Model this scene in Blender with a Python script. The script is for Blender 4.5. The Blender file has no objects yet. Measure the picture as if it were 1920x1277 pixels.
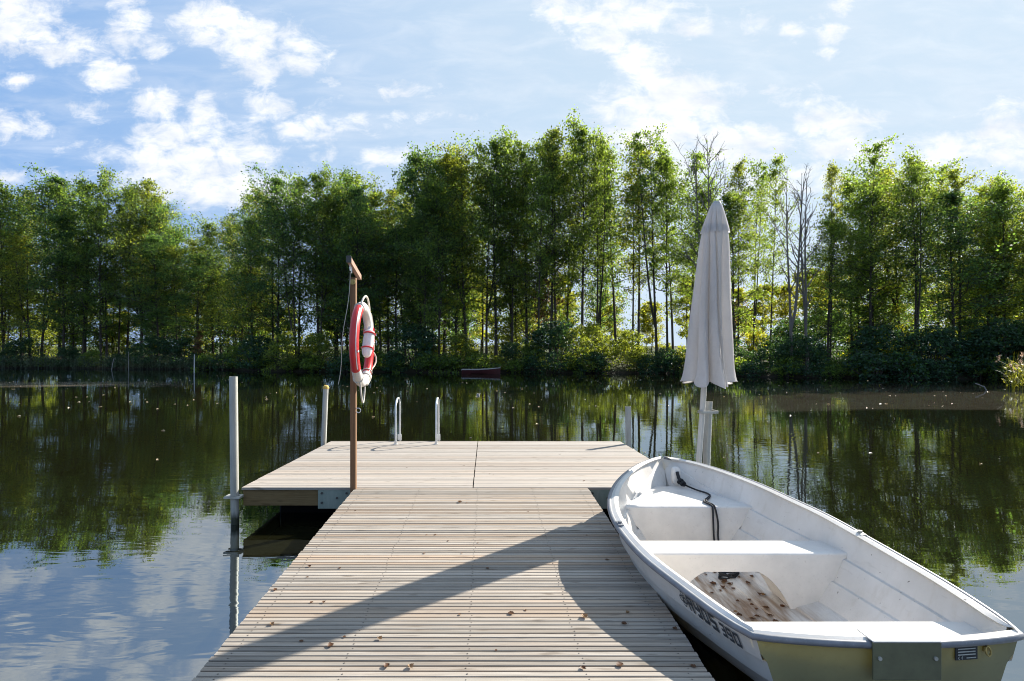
import bpy, bmesh, math, random
import numpy as np
from mathutils import Vector, Matrix, Euler

R = math.radians
random.seed(7)
SC = bpy.context.scene
COL = SC.collection

# ------------------------------------------------------------------ camera
EYE = 1.97                      # metres above the water
cam = bpy.data.cameras.new('camera')
cam.sensor_width = 36.0
cam.lens = 1100.0 / 1920.0 * 36.0
cam.shift_x = (960.0 - 912.0) / 1920.0
cam.shift_y = (660.0 - 638.5) / 1920.0
cam.clip_start = 0.05
cam.clip_end = 5000
cam_o = bpy.data.objects.new('camera', cam)
cam_o.location = (0, 0, EYE)
cam_o.rotation_euler = (R(90), 0, 0)
COL.objects.link(cam_o)
SC.camera = cam_o

SC.view_settings.view_transform = 'Standard'
SC.view_settings.look = 'None'
SC.view_settings.gamma = 1
SC.view_settings.use_curve_mapping = False
SC.view_settings.exposure = 1.2
SC.cycles.filter_width = 1.05
SC.cycles.max_bounces = 8
SC.cycles.diffuse_bounces = 3
SC.cycles.glossy_bounces = 3
SC.cycles.transmission_bounces = 5
SC.cycles.transparent_max_bounces = 4
SC.cycles.caustics_reflective = False
SC.cycles.caustics_refractive = False

SUN_AZ, SUN_EL = 49.0, 30.5
SUN_STRENGTH = 5.0
SKY_STRENGTH = 0.10

# ------------------------------------------------------------------ node helpers
class NT:
    def __init__(self, tree):
        self.t = tree
        self.n = tree.nodes
    def new(self, kind, **kw):
        nd = self.n.new(kind)
        for k, v in kw.items():
            setattr(nd, k, v)
        return nd
    def put(self, sock, v):
        if v is None:
            return
        if isinstance(v, bpy.types.NodeSocket):
            self.t.links.new(v, sock)
        else:
            if sock.type == 'RGBA' and len(v) == 3:
                v = (*v, 1)
            sock.default_value = v
    def math(self, op, a, b=None, c=None, clamp=False):
        nd = self.new('ShaderNodeMath', operation=op, use_clamp=clamp)
        for i, v in enumerate((a, b, c)):
            self.put(nd.inputs[i], v)
        return nd.outputs[0]
    def vmath(self, op, a, b=None, c=None):
        nd = self.new('ShaderNodeVectorMath', operation=op)
        for i, v in enumerate((a, b, c)):
            self.put(nd.inputs[i], v)
        return nd.outputs['Value'] if op in ('LENGTH', 'DOT_PRODUCT', 'DISTANCE') else nd.outputs['Vector']
    def maprange(self, v, a, b, c=0.0, d=1.0, smooth=False):
        nd = self.new('ShaderNodeMapRange', interpolation_type='SMOOTHSTEP' if smooth else 'LINEAR')
        for i, x in enumerate((v, a, b, c, d)):
            self.put(nd.inputs[i], x)
        return nd.outputs[0]
    def mix(self, f, a, b, blend='MIX'):
        nd = self.new('ShaderNodeMix', data_type='RGBA', blend_type=blend)
        self.put(nd.inputs[0], f)
        self.put(nd.inputs[6], a)
        self.put(nd.inputs[7], b)
        return nd.outputs[2]
    def noise(self, vec, scale, detail=2, rough=0.5, dist=0.0, out=0):
        nd = self.new('ShaderNodeTexNoise')
        self.put(nd.inputs['Vector'], vec)
        nd.inputs['Scale'].default_value = scale
        nd.inputs['Detail'].default_value = detail
        nd.inputs['Roughness'].default_value = rough
        nd.inputs['Distortion'].default_value = dist
        return nd.outputs[out]
    def mapping(self, vec, loc=(0, 0, 0), rot=(0, 0, 0), scale=(1, 1, 1)):
        nd = self.new('ShaderNodeMapping')
        self.put(nd.inputs[0], vec)
        nd.inputs[1].default_value = loc
        nd.inputs[2].default_value = rot
        nd.inputs[3].default_value = scale
        return nd.outputs[0]
    def sep(self, v):
        nd = self.new('ShaderNodeSeparateXYZ')
        self.put(nd.inputs[0], v)
        return nd.outputs
    def comb(self, x, y, z):
        nd = self.new('ShaderNodeCombineXYZ')
        for i, v in enumerate((x, y, z)):
            self.put(nd.inputs[i], v)
        return nd.outputs[0]
    def ramp(self, f, stops):
        nd = self.new('ShaderNodeValToRGB')
        el = nd.color_ramp.elements
        while len(el) > 1:
            el.remove(el[0])
        el[0].position = stops[0][0]
        el[0].color = (*stops[0][1], 1)
        for p, c in stops[1:]:
            e = el.new(p)
            e.color = (*c, 1)
        self.put(nd.inputs[0], f)
        return nd.outputs[0]
    def bump(self, h, strength=0.3, dist=0.01, normal=None):
        nd = self.new('ShaderNodeBump')
        nd.inputs['Strength'].default_value = strength
        nd.inputs['Distance'].default_value = dist
        self.put(nd.inputs['Height'], h)
        if normal is not None:
            self.put(nd.inputs['Normal'], normal)
        return nd.outputs[0]

def material(name):
    m = bpy.data.materials.new(name)
    m.use_nodes = True
    for n in list(m.node_tree.nodes):
        m.node_tree.nodes.remove(n)
    t = NT(m.node_tree)
    out = t.new('ShaderNodeOutputMaterial')
    return m, t, out

def principled(t, out, color, rough=0.5, metal=0.0, normal=None, spec=0.5, coat=0.0):
    p = t.new('ShaderNodeBsdfPrincipled')
    t.put(p.inputs['Base Color'], color)
    t.put(p.inputs['Roughness'], rough)
    t.put(p.inputs['Metallic'], metal)
    t.put(p.inputs['Specular IOR Level'], spec)
    t.put(p.inputs['Coat Weight'], coat)
    if normal is not None:
        t.put(p.inputs['Normal'], normal)
    if out is not None:
        t.t.links.new(p.outputs[0], out.inputs[0])
    return p

# ------------------------------------------------------------------ world: sky with clouds
world = bpy.data.worlds.new('World')
SC.world = world
world.use_nodes = True
wt = NT(world.node_tree)
for n in list(wt.n):
    wt.n.remove(n)
w_out = wt.new('ShaderNodeOutputWorld')
bg = wt.new('ShaderNodeBackground')
bg.inputs[1].default_value = SKY_STRENGTH
sky = wt.new('ShaderNodeTexSky', sky_type='NISHITA')
sky.sun_disc = False
sky.sun_elevation = R(SUN_EL)
sky.sun_rotation = R(SUN_AZ)
sky.air_density = 1.0
sky.dust_density = 0.6
sky.ozone_density = 1.6
tc = wt.new('ShaderNodeTexCoord')
dirv = tc.outputs['Generated']
sx, sy, sz = wt.sep(dirv)
ay = wt.math('MAXIMUM', wt.math('ABSOLUTE', sy), 0.05)
uu = wt.math('DIVIDE', sx, ay)
vv = wt.math('DIVIDE', wt.math('MAXIMUM', sz, 0.0), ay)
uv = wt.comb(uu, vv, 0.0)
# cloud banks: azimuth/elevation tangents and half-sizes given in 1/1100 units
BLOBS = [
    (40, 40, 120, 90, 1.0), (120, 90, 110, 50, 1.0), (30, 235, 95, 45, .9), (25, 150, 50, 30, .7),
    (240, 30, 60, 90, .95), (285, 90, 55, 40, .95), (210, 140, 62, 48, 1.0), (170, 200, 60, 35, .75),
    (400, 45, 110, 60, 1.05), (470, 80, 110, 60, 1.0), (560, 90, 80, 60, 1.0), (480, 130, 60, 60, 1.0),
    (290, 190, 75, 45, 1.0), (390, 200, 55, 45, 1.0), (500, 200, 80, 50, 1.0), (560, 240, 85, 30, .9),
    (360, 290, 230, 95, 1.1), (420, 350, 260, 60, 1.05), (715, 292, 85, 38, .95), (600, 285, 60, 22, .7),
    (770, 165, 75, 26, .72), (755, 212, 75, 22, .62), (615, 150, 45, 12, .7), (880, 222, 50, 12, .5),
    (60, 340, 130, 40, .8), (650, 230, 110, 60, .5), (1060, 20, 90, 45, 1.0), (1180, 25, 160, 55, 1.1), (1130, 70, 90, 50, 1.0),
    (1200, 110, 80, 50, 1.0), (1290, 45, 70, 45, .8), (1260, 180, 150, 75, 1.2), (1230, 240, 160, 75, 1.2),
    (1370, 270, 180, 50, 1.1), (1565, 235, 115, 48, 1.1), (1590, 280, 120, 40, 1.0), (1480, 175, 75, 26, .78), (1520, 195, 70, 20, .8),
    (1400, 40, 70, 50, .55), (1560, 65, 50, 45, .82), (1550, 100, 50, 22, .8), (1480, 60, 50, 30, .72), (1590, 10, 50, 25, .75),
    (1780, 285, 130, 50, .95), (1890, 270, 130, 85, 1.0), (1900, 205, 70, 45, .8), (2100, 200, 150, 120, .9),
    (1300, 330, 700, 70, .75), (-200, 150, 200, 150, .8), (-150, -150, 250, 150, .9), (330, -120, 230, 100, .9),
    (1100, -120, 200, 90, .9), (800, -320, 300, 120, .8), (1700, -250, 250, 120, .8),
]
warp = wt.noise(uv, 9.0, 4, 0.6, 0.0, 1)
warped = wt.vmath('MULTIPLY_ADD', wt.vmath('SUBTRACT', warp, (0.5, 0.5, 0.5)), (0.075, 0.06, 0.0), uv)
acc = None
for (px, py, rx, ry, amp) in BLOBS:
    u, v = (px - 912) / 1100.0, (660 - py) / 1100.0
    sxx, syy = 1100.0 / rx, 1100.0 / ry
    q = wt.vmath('MULTIPLY_ADD', warped, (sxx, syy, 0), (-u * sxx, -v * syy, 0))
    g = wt.maprange(wt.vmath('LENGTH', q), 1.35, 0.15, 0.0, amp, True)
    acc = g if acc is None else wt.math('MAXIMUM', acc, g)
fb = wt.noise(wt.mapping(uv, scale=(1, 1.5, 1)), 20.0, 9, 0.66, 0.4)
fb2 = wt.noise(wt.mapping(uv, (3, 1, 0), (0, 0, R(-14)), (1.0, 3.4, 1)), 8.0, 6, 0.6, 0.6)
fbm = wt.math('ADD', wt.math('MULTIPLY', fb, 0.62), wt.math('MULTIPLY', fb2, 0.38))
dens = wt.math('ADD', wt.math('MULTIPLY', acc, 0.52), wt.math('SUBTRACT', wt.math('MULTIPLY', fbm, 1.9), 0.32))
cmask = wt.maprange(dens, 0.75, 1.30, 0.0, 1.0, True)
thin = wt.maprange(fb2, 0.32, 0.80, 0.0, 0.28, True)
cmask = wt.math('MAXIMUM', cmask, thin)
cshade = wt.noise(wt.mapping(uv, (7, 2, 0), (0, 0, 0), (1, 2.2, 1)), 10.0, 5, 0.55)
ccol = wt.mix(wt.maprange(cshade, 0.3, 0.7), (3.6, 3.85, 4.25), (5.2, 5.2, 5.2))
# paler, hazier toward the sun's side of the sky
sund = (math.sin(R(SUN_AZ)) * math.cos(R(SUN_EL)), math.cos(R(SUN_AZ)) * math.cos(R(SUN_EL)), math.sin(R(SUN_EL)))
cosang = wt.vmath('DOT_PRODUCT', dirv, sund)
veil = wt.maprange(cosang, 0.0, 0.95, 0.10, 0.60, True)
raw = wt.vmath('MULTIPLY', sky.outputs[0], (1.12, 1.36, 1.62))
soft = wt.vmath('DIVIDE', raw, wt.vmath('MULTIPLY_ADD', raw, (0.21, 0.19, 0.165), (1.0, 1.0, 1.0)))
skyc = wt.mix(veil, soft, (3.5, 4.2, 5.0))
grad = wt.mix(wt.maprange(cosang, 0.1, 0.92, 0.0, 1.0, True), (1.10, 2.05, 3.85), (2.75, 3.4, 4.0))
skyc = wt.mix(0.7, skyc, grad)
fin = wt.mix(cmask, skyc, ccol)
wt.t.links.new(fin, bg.inputs[0])
wt.t.links.new(bg.outputs[0], w_out.inputs[0])

sun = bpy.data.lights.new('sun', 'SUN')
sun.energy = SUN_STRENGTH
sun.angle = R(0.5)
sun.color = (1.0, 0.95, 0.86)
sun_o = bpy.data.objects.new('sun', sun)
sun_o.rotation_euler = Vector(sund).to_track_quat('Z', 'Y').to_euler()
sun_o.location = (30, 30, 40)
COL.objects.link(sun_o)

# ------------------------------------------------------------------ mesh helpers
class MB:
    """collects verts/faces for ONE mesh object"""
    def __init__(self):
        self.v, self.f, self.m = [], [], []
    def add(self, verts, faces, mi=0):
        o = len(self.v)
        self.v.extend([tuple(p) for p in verts])
        for f in faces:
            self.f.append(tuple(i + o for i in f))
            self.m.append(mi)
    def box(self, x0, x1, y0, y1, z0, z1, mi=0):
        v = [(x, y, z) for x in (x0, x1) for y in (y0, y1) for z in (z0, z1)]
        f = [(0, 1, 3, 2), (4, 6, 7, 5), (0, 4, 5, 1), (2, 3, 7, 6), (0, 2, 6, 4), (1, 5, 7, 3)]
        self.add(v, f, mi)
    def obox(self, c, ax, ay, az, mi=0):
        c, ax, ay, az = map(Vector, (c, ax, ay, az))
        v = [c + ax * i + ay * j + az * k for i in (-1, 1) for j in (-1, 1) for k in (-1, 1)]
        f = [(0, 1, 3, 2), (4, 6, 7, 5), (0, 4, 5, 1), (2, 3, 7, 6), (0, 2, 6, 4), (1, 5, 7, 3)]
        self.add(v, f, mi)
    def tube(self, pts, rad, seg=10, cap=True, mi=0, closed=False):
        pts = [Vector(p) for p in pts]
        n = len(pts)
        if not hasattr(rad, '__len__'):
            rad = [rad] * n
        ref = None
        rings = []
        for i, p in enumerate(pts):
            if closed:
                t = pts[(i + 1) % n] - pts[i - 1]
            else:
                t = pts[min(i + 1, n - 1)] - pts[max(i - 1, 0)]
            t.normalize()
            if ref is None:
                ref = Vector((0, 0, 1)) if abs(t.z) < 0.9 else Vector((1, 0, 0))
            s = t.cross(ref).normalized()
            ref = s.cross(t).normalized()
            rings.append([p + (s * math.cos(a) + ref * math.sin(a)) * rad[i] for a in (2 * math.pi * k / seg for k in range(seg))])
        v = [q for r in rings for q in r]
        f = []
        for i in range(n if closed else n - 1):
            j = (i + 1) % n
            for k in range(seg):
                l = (k + 1) % seg
                f.append((i * seg + k, i * seg + l, j * seg + l, j * seg + k))
        if cap and not closed:
            f.append(tuple(reversed(range(seg))))
            f.append(tuple((n - 1) * seg + k for k in range(seg)))
        self.add(v, f, mi)
    def grid(self, rows, closed_u=False, mi=0, flip=False):
        nr, nc = len(rows), len(rows[0])
        v = [p for r in rows for p in r]
        f = []
        for i in range(nr - 1):
            for k in range(nc if closed_u else nc - 1):
                l = (k + 1) % nc
                q = (i * nc + k, i * nc + l, (i + 1) * nc + l, (i + 1) * nc + k)
                f.append(tuple(reversed(q)) if flip else q)
        self.add(v, f, mi)
    def build(self, name, mats, parent=None, smooth=None, bevel=None):
        me = bpy.data.meshes.new(name)
        me.from_pydata(self.v, [], self.f)
        if not isinstance(mats, (list, tuple)):
            mats = [mats]
        for m in mats:
            me.materials.append(m)
        if len(mats) > 1:
            me.polygons.foreach_set('material_index', self.m)
        me.update()
        if smooth is not None:
            me.shade_smooth()
            me.set_sharp_from_angle(angle=R(smooth))
        o = bpy.data.objects.new(name, me)
        COL.objects.link(o)
        if parent is not None:
            o.parent = parent
            o.matrix_parent_inverse = Matrix.Translation(-Vector(parent.location))
        if bevel:
            b = o.modifiers.new('bevel', 'BEVEL')
            b.width = bevel
            b.segments = 2
            b.limit_method = 'ANGLE'
        return o

def tag(o, label=None, cat=None, group=None, kind=None):
    if label: o['label'] = label
    if cat: o['category'] = cat
    if group: o['group'] = group
    if kind: o['kind'] = kind
    return o

def thing(name, loc, label, cat, group=None):
    o = bpy.data.objects.new(name, None)
    o.empty_display_size = 0.2
    o.location = loc
    COL.objects.link(o)
    return tag(o, label, cat, group)

def copy_tree(o, parent=None):
    c = o.copy()
    COL.objects.link(c)
    if parent is not None:
        c.parent = parent
    for ch in list(o.children):
        copy_tree(ch, c)
    return c

def ptdir(px):
    return (px - 912) / 1100.0

def lerp_table(tab, x):
    if x <= tab[0][0]: return tab[0][1]
    for (a, va), (b, vb) in zip(tab, tab[1:]):
        if x <= b:
            return va + (vb - va) * (x - a) / (b - a)
    return tab[-1][1]

def smooth_table(tab, x):
    """Catmull-Rom through a table"""
    n = len(tab)
    if x <= tab[0][0]: return tab[0][1]
    if x >= tab[-1][0]: return tab[-1][1]
    for i in range(n - 1):
        if x <= tab[i + 1][0]:
            break
    x0, y0 = tab[i]; x1, y1 = tab[i + 1]
    h = x1 - x0
    def slope(k):
        if k == 0: return (tab[1][1] - tab[0][1]) / (tab[1][0] - tab[0][0])
        if k == n - 1: return (tab[-1][1] - tab[-2][1]) / (tab[-1][0] - tab[-2][0])
        return (tab[k + 1][1] - tab[k - 1][1]) / (tab[k + 1][0] - tab[k - 1][0])
    m0, m1 = slope(i) * h, slope(i + 1) * h
    s = (x - x0) / h
    return (2*s**3 - 3*s**2 + 1) * y0 + (s**3 - 2*s**2 + s) * m0 + (-2*s**3 + 3*s**2) * y1 + (s**3 - s**2) * m1

# ------------------------------------------------------------------ materials
def wood_material(name, light, dark, tint, grain_axis=0, grain_scale=1.0, rough=0.75, island=0.9, weather=0.35):
    m, t, out = material(name)
    geo = t.new('ShaderNodeNewGeometry')
    obj = t.new('ShaderNodeTexCoord').outputs['Object']
    rnd = geo.outputs['Random Per Island']
    sc = [60.0, 60.0, 60.0]
    sc[grain_axis] = 2.2
    off = t.vmath('MULTIPLY', t.comb(rnd, rnd, rnd), (37.0, 53.0, 71.0))
    p = t.vmath('ADD', obj, off)
    g = t.noise(t.mapping(p, scale=[s * grain_scale for s in sc]), 1.0, 5, 0.65, 0.8)
    sc2 = [16.0, 16.0, 16.0]
    sc2[grain_axis] = 1.1
    g2 = t.noise(t.mapping(p, scale=sc2), 1.0, 3, 0.5, 1.6)
    knot = t.noise(t.mapping(p, scale=[5.0 if i == grain_axis else 22.0 for i in range(3)]), 1.0, 1, 0.5)
    patch = t.noise(obj, 1.7, 4, 0.6)
    fine = t.noise(obj, 260.0, 2, 0.6)
    base = t.mix(t.maprange(g, 0.32, 0.68), dark, light)
    base = t.mix(t.math('MULTIPLY', t.maprange(g2, 0.45, 0.75), 0.45), base, tint)
    hue = t.math('FRACT', t.math('MULTIPLY', rnd, 7.31))
    base = t.mix(t.math('MULTIPLY', t.maprange(hue, 0.55, 1.0), 0.5 * island), base, t.vmath('MULTIPLY', tint, (1.04, 0.99, 0.95)))
    val = t.maprange(rnd, 0.0, 1.0, 1.0 - 0.24 * island, 1.0 + 0.14 * island)
    base = t.vmath('MULTIPLY', base, t.comb(val, val, val))
    base = t.mix(t.math('MULTIPLY', t.maprange(knot, 0.66, 0.76), 0.6), base, [c * 0.35 for c in tint])
    base = t.mix(t.math('MULTIPLY', t.maprange(patch, 0.5, 0.75), weather), base, [c * 0.78 for c in light])
    base = t.mix(t.math('MULTIPLY', t.maprange(fine, 0.6, 0.8), 0.22), base, [c * 0.5 for c in dark])
    b = t.bump(t.math('ADD', g, t.math('MULTIPLY', fine, 0.4)), 0.35, 0.003)
    principled(t, out, base, rough, normal=b, spec=0.3)
    return m

M = {}
M['slat'] = wood_material('weathered slat wood', (0.425, 0.375, 0.315), (0.235, 0.205, 0.170), (0.37, 0.275, 0.19), island=1.5)
M['plank'] = wood_material('weathered plank wood', (0.41, 0.368, 0.32), (0.275, 0.24, 0.205), (0.37, 0.30, 0.235), island=1.0)
M['beam'] = wood_material('impregnated beam wood', (0.24, 0.165, 0.075), (0.13, 0.085, 0.035), (0.20, 0.12, 0.04), island=0.4)
M['post'] = wood_material('stained post wood', (0.27, 0.15, 0.078), (0.16, 0.085, 0.042), (0.22, 0.115, 0.055), grain_axis=2, island=0.3)
M['armwood'] = wood_material('stained arm wood', (0.42, 0.27, 0.20), (0.28, 0.16, 0.11), (0.34, 0.2, 0.13), grain_axis=1, island=0.3)
M['dockunder'] = wood_material('dark joist wood', (0.20, 0.15, 0.10), (0.10, 0.075, 0.05), (0.14, 0.1, 0.06))  # dark brown tone for the walkway beams

def metal_material(name, c0, c1, rough, metal, scale=14.0, streak=True):
    m, t, out = material(name)
    obj = t.new('ShaderNodeTexCoord').outputs['Object']
    n = t.noise(t.mapping(obj, scale=(1, 1, 0.25 if streak else 1)), scale, 5, 0.6)
    n2 = t.noise(obj, 160.0, 2, 0.5)
    c = t.mix(t.maprange(n, 0.35, 0.7), c0, c1)
    c = t.mix(t.math('MULTIPLY', t.maprange(n2, 0.62, 0.75), 0.35), c, [x * 0.5 for x in c0])
    if name == 'galvanised steel':
        wz = t.sep(t.new('ShaderNodeNewGeometry').outputs['Position'])[2]
        wet = t.maprange(t.math('ADD', wz, t.math('MULTIPLY', n, 0.12)), 0.20, 0.12)
        c = t.mix(wet, c, (0.035, 0.04, 0.025))
        stain = t.noise(t.mapping(obj, scale=(9, 9, 0.9)), 1.5, 4, 0.7)
        c = t.mix(t.math('MULTIPLY', t.maprange(stain, 0.5, 0.72), 0.5), c, (0.22, 0.18, 0.12))
    r = t.maprange(n, 0.3, 0.7, rough - 0.08, rough + 0.12)
    principled(t, out, c, r, metal, normal=t.bump(n2, 0.12, 0.001))
    return m
M['galv'] = metal_material('galvanised steel', (0.36, 0.36, 0.325), (0.48, 0.47, 0.42), 0.5, 0.35)
M['galv_green'] = metal_material('dull galvanised plate', (0.20, 0.25, 0.215), (0.30, 0.34, 0.29), 0.6, 0.2)
M['alu'] = metal_material('brushed aluminium', (0.62, 0.63, 0.62), (0.74, 0.74, 0.72), 0.32, 0.75, 30)
M['pole_alu'] = metal_material('weathered aluminium pole', (0.50, 0.48, 0.43), (0.62, 0.59, 0.53), 0.5, 0.25, 30)
M['darksteel'] = metal_material('dark steel', (0.05, 0.05, 0.05), (0.10, 0.09, 0.08), 0.4, 0.6)
M['brass'] = metal_material('tarnished brass', (0.28, 0.2, 0.07), (0.42, 0.32, 0.12), 0.35, 0.8)

def plain(name, c, rough=0.5, var=0.12, scale=20.0, bump=0.08, spec=0.5, coat=0.0, dirt=None, transl=None):
    m, t, out = material(name)
    obj = t.new('ShaderNodeTexCoord').outputs['Object']
    n = t.noise(obj, scale, 5, 0.6)
    n2 = t.noise(obj, scale * 9, 3, 0.6)
    k = t.maprange(n, 0.3, 0.7, 1 - var, 1 + var * 0.4)
    col = t.vmath('MULTIPLY', c, t.comb(k, k, k))
    if dirt:
        col = t.mix(t.math('MULTIPLY', t.maprange(n2, 0.6, 0.76), 0.5), col, dirt)
    nrm = t.bump(n2, bump, 0.002)
    p = principled(t, out, col, rough, normal=nrm, spec=spec, coat=coat)
    if transl:
        tr = t.new('ShaderNodeBsdfTranslucent')
        t.put(tr.inputs[0], transl[1])
        mx = t.new('ShaderNodeMixShader')
        mx.inputs[0].default_value = transl[0]
        t.t.links.new(p.outputs[0], mx.inputs[1])
        t.t.links.new(tr.outputs[0], mx.inputs[2])
        t.t.links.new(mx.outputs[0], out.inputs[0])
    return m
M['rubber'] = plain('grey rubber rail', (0.20, 0.205, 0.22), 0.42, 0.25, 12, dirt=(0.4, 0.4, 0.4))
M['black'] = plain('black plastic float', (0.008, 0.008, 0.008), 0.85, spec=0.1)
M['rope_black'] = plain('black rope', (0.016, 0.018, 0.022), 0.8, 0.3, 60, 0.5)
M['rope_white'] = plain('off white rope', (0.62, 0.58, 0.50), 0.85, 0.25, 80, 0.5)
M['red'] = plain('red lifebuoy shell', (0.62, 0.028, 0.03), 0.32, 0.16, 9, 0.05, dirt=(0.5, 0.15, 0.13))
M['white_shell'] = plain('white lifebuoy shell', (0.70, 0.67, 0.62), 0.42, 0.15, 12, 0.05, dirt=(0.45, 0.42, 0.38))
M['reflect'] = plain('reflective tape', (0.82, 0.82, 0.80), 0.25, 0.1, 40)
M['yellow'] = plain('yellow foam cap', (0.62, 0.42, 0.10), 0.8, 0.3, 40, 0.4)
M['logo'] = plain('grey lettering film', (0.06, 0.062, 0.068), 0.5, 0.1, 20)
M['plate_black'] = plain('black rating plate', (0.02, 0.02, 0.022), 0.3, 0.1)
M['plate_ink'] = plain('pale rating print', (0.5, 0.5, 0.45), 0.4)
M['red_boat'] = plain('faded red boat paint', (0.065, 0.009, 0.009), 0.7, 0.3, 3)
M['grey_wood'] = plain('grey driftwood', (0.35, 0.33, 0.30), 0.8, 0.4, 12, 0.5)
M['white_stake'] = plain('white painted stake', (0.72, 0.72, 0.70), 0.5, 0.3, 6)
M['nail'] = plain('dark screw head', (0.07, 0.055, 0.045), 0.6)

def fabric_material():
    m, t, out = material('parasol cloth')
    obj = t.new('ShaderNodeTexCoord').outputs['Object']
    n = t.noise(t.mapping(obj, scale=(1, 1, 0.35)), 7.0, 5, 0.6)
    weave = t.noise(obj, 420.0, 2, 0.5)
    mott = t.noise(obj, 28.0, 4, 0.65)
    c = t.mix(t.maprange(n, 0.3, 0.72), (0.65, 0.635, 0.615), (0.77, 0.755, 0.735))
    c = t.mix(t.math('MULTIPLY', t.maprange(mott, 0.5, 0.75), 0.3), c, (0.50, 0.46, 0.44))
    wr = t.noise(t.mapping(obj, scale=(1, 1, 0.4)), 16.0, 3, 0.55)
    b = t.bump(t.math('ADD', weave, t.math('MULTIPLY', wr, 5.0)), 0.5, 0.004)
    p = principled(t, None, c, 0.9, normal=b, spec=0.15)
    tr = t.new('ShaderNodeBsdfTranslucent')
    t.put(tr.inputs[0], (0.74, 0.71, 0.69))
    t.put(tr.inputs['Normal'], b)
    mx = t.new('ShaderNodeMixShader')
    mx.inputs[0].default_value = 0.42
    t.t.links.new(p.outputs[0], mx.inputs[1])
    t.t.links.new(tr.outputs[0], mx.inputs[2])
    t.t.links.new(mx.outputs[0], out.inputs[0])
    return m
M['cloth'] = fabric_material()

def gelcoat_material():
    m, t, out = material('white gelcoat')
    obj = t.new('ShaderNodeTexCoord').outputs['Object']
    n = t.noise(obj, 3.0, 5, 0.6)
    n2 = t.noise(obj, 90.0, 3, 0.6)
    sp = t.noise(obj, 42.0, 2, 0.5)
    x, y, z = t.sep(obj)
    c = t.mix(t.maprange(n, 0.35, 0.7), (0.74, 0.70, 0.645), (0.62, 0.58, 0.525))
    # scuffs along the hull and rain streaks down it
    scuff = t.noise(t.mapping(obj, rot=(0, 0, R(4)), scale=(26.0, 1.6, 26.0)), 1.0, 3, 0.6, 0.4)
    c = t.mix(t.math('MULTIPLY', t.maprange(scuff, 0.62, 0.74), 0.35), c, (0.42, 0.38, 0.33))
    run = t.noise(t.mapping(obj, scale=(14.0, 14.0, 1.2)), 1.0, 4, 0.6)
    c = t.mix(t.math('MULTIPLY', t.maprange(run, 0.55, 0.75), 0.35), c, (0.50, 0.44, 0.35))
    # specks of grime
    c = t.mix(t.maprange(sp, 0.735, 0.77), c, (0.10, 0.08, 0.06))
    # rain-borne brown sediment that has settled in the lowest part of the hull, in streaks along it
    st = t.noise(t.mapping(obj, scale=(11.0, 1.3, 1.0)), 1.0, 5, 0.65)
    low = t.maprange(z, 0.17, 0.03, 0.0, 1.0, True)
    c = t.mix(t.math('MULTIPLY', low, t.maprange(st, 0.42, 0.60, 0.04, 0.95)), c, (0.22, 0.11, 0.035))
    gr = t.noise(obj, 130.0, 3, 0.7)
    c = t.mix(t.math('MULTIPLY', t.maprange(z, 0.30, -0.02), t.maprange(gr, 0.5, 0.72, 0.0, 0.55)), c, (0.33, 0.30, 0.27))
    b = t.bump(t.math('ADD', n2, t.math('MULTIPLY', n, 2.0)), 0.10, 0.004)
    p = principled(t, None, c, t.maprange(n, 0.3, 0.7, 0.28, 0.42), normal=b, spec=0.45)
    tr = t.new('ShaderNodeBsdfTranslucent')
    t.put(tr.inputs[0], (0.80, 0.70, 0.30))
    mx = t.new('ShaderNodeMixShader')
    mx.inputs[0].default_value = 0.03
    t.t.links.new(p.outputs[0], mx.inputs[1])
    t.t.links.new(tr.outputs[0], mx.inputs[2])
    t.t.links.new(mx.outputs[0], out.inputs[0])
    return m
M['gel'] = gelcoat_material()
M['transom'] = plain('light tinted transom gelcoat', (0.335, 0.31, 0.16), 0.32, 0.25, 3, 0.06, dirt=(0.2, 0.19, 0.1), transl=(0.22, (0.55, 0.5, 0.18)))  # olive light on the white stern is put into the base colour
M['seat'] = plain('white moulded seat', (0.76, 0.715, 0.655), 0.35, 0.12, 5, 0.08, dirt=(0.55, 0.5, 0.44))
M['motorplate'] = plain('grey motor pad', (0.135, 0.135, 0.075), 0.45, 0.3, 8, dirt=(0.08, 0.08, 0.05))

def leaf_material(name, dif, tra, mixf=0.5, hue=0.25):
    m, t, out = material(name)
    geo = t.new('ShaderNodeNewGeometry')
    oi = t.new('ShaderNodeObjectInfo')
    rnd = geo.outputs['Random Per Island']
    k = t.maprange(rnd, 0, 1, 0.35, 1.6)
    warm = t.math('FRACT', t.math('MULTIPLY', rnd, 13.7))
    kk = t.comb(k, k, k)
    d2 = (dif[0] * 1.7, dif[1] * 1.25, dif[2] * 0.7)
    t2 = (tra[0] * 1.5, tra[1] * 1.1, tra[2] * 0.6)
    f = t.math('MULTIPLY', t.maprange(warm, 0.5, 1.0), hue)
    f = t.math('ADD', f, t.math('MULTIPLY', t.maprange(oi.outputs['Random'], 0.3, 1.0), hue * 0.9), clamp=True)
    dc = t.vmath('MULTIPLY', t.mix(f, dif, d2), kk)
    tcx = t.vmath('MULTIPLY', t.mix(f, tra, t2), kk)
    p = principled(t, None, dc, 0.5, spec=0.35)
    tr = t.new('ShaderNodeBsdfTranslucent')
    t.put(tr.inputs[0], tcx)
    mx = t.new('ShaderNodeMixShader')
    mx.inputs[0].default_value = mixf
    t.t.links.new(p.outputs[0], mx.inputs[1])
    t.t.links.new(tr.outputs[0], mx.inputs[2])
    t.t.links.new(mx.outputs[0], out.inputs[0])
    return m
M['leaf'] = leaf_material('alder leaves', (0.050, 0.098, 0.034), (0.31, 0.45, 0.045), 0.52)
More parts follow.
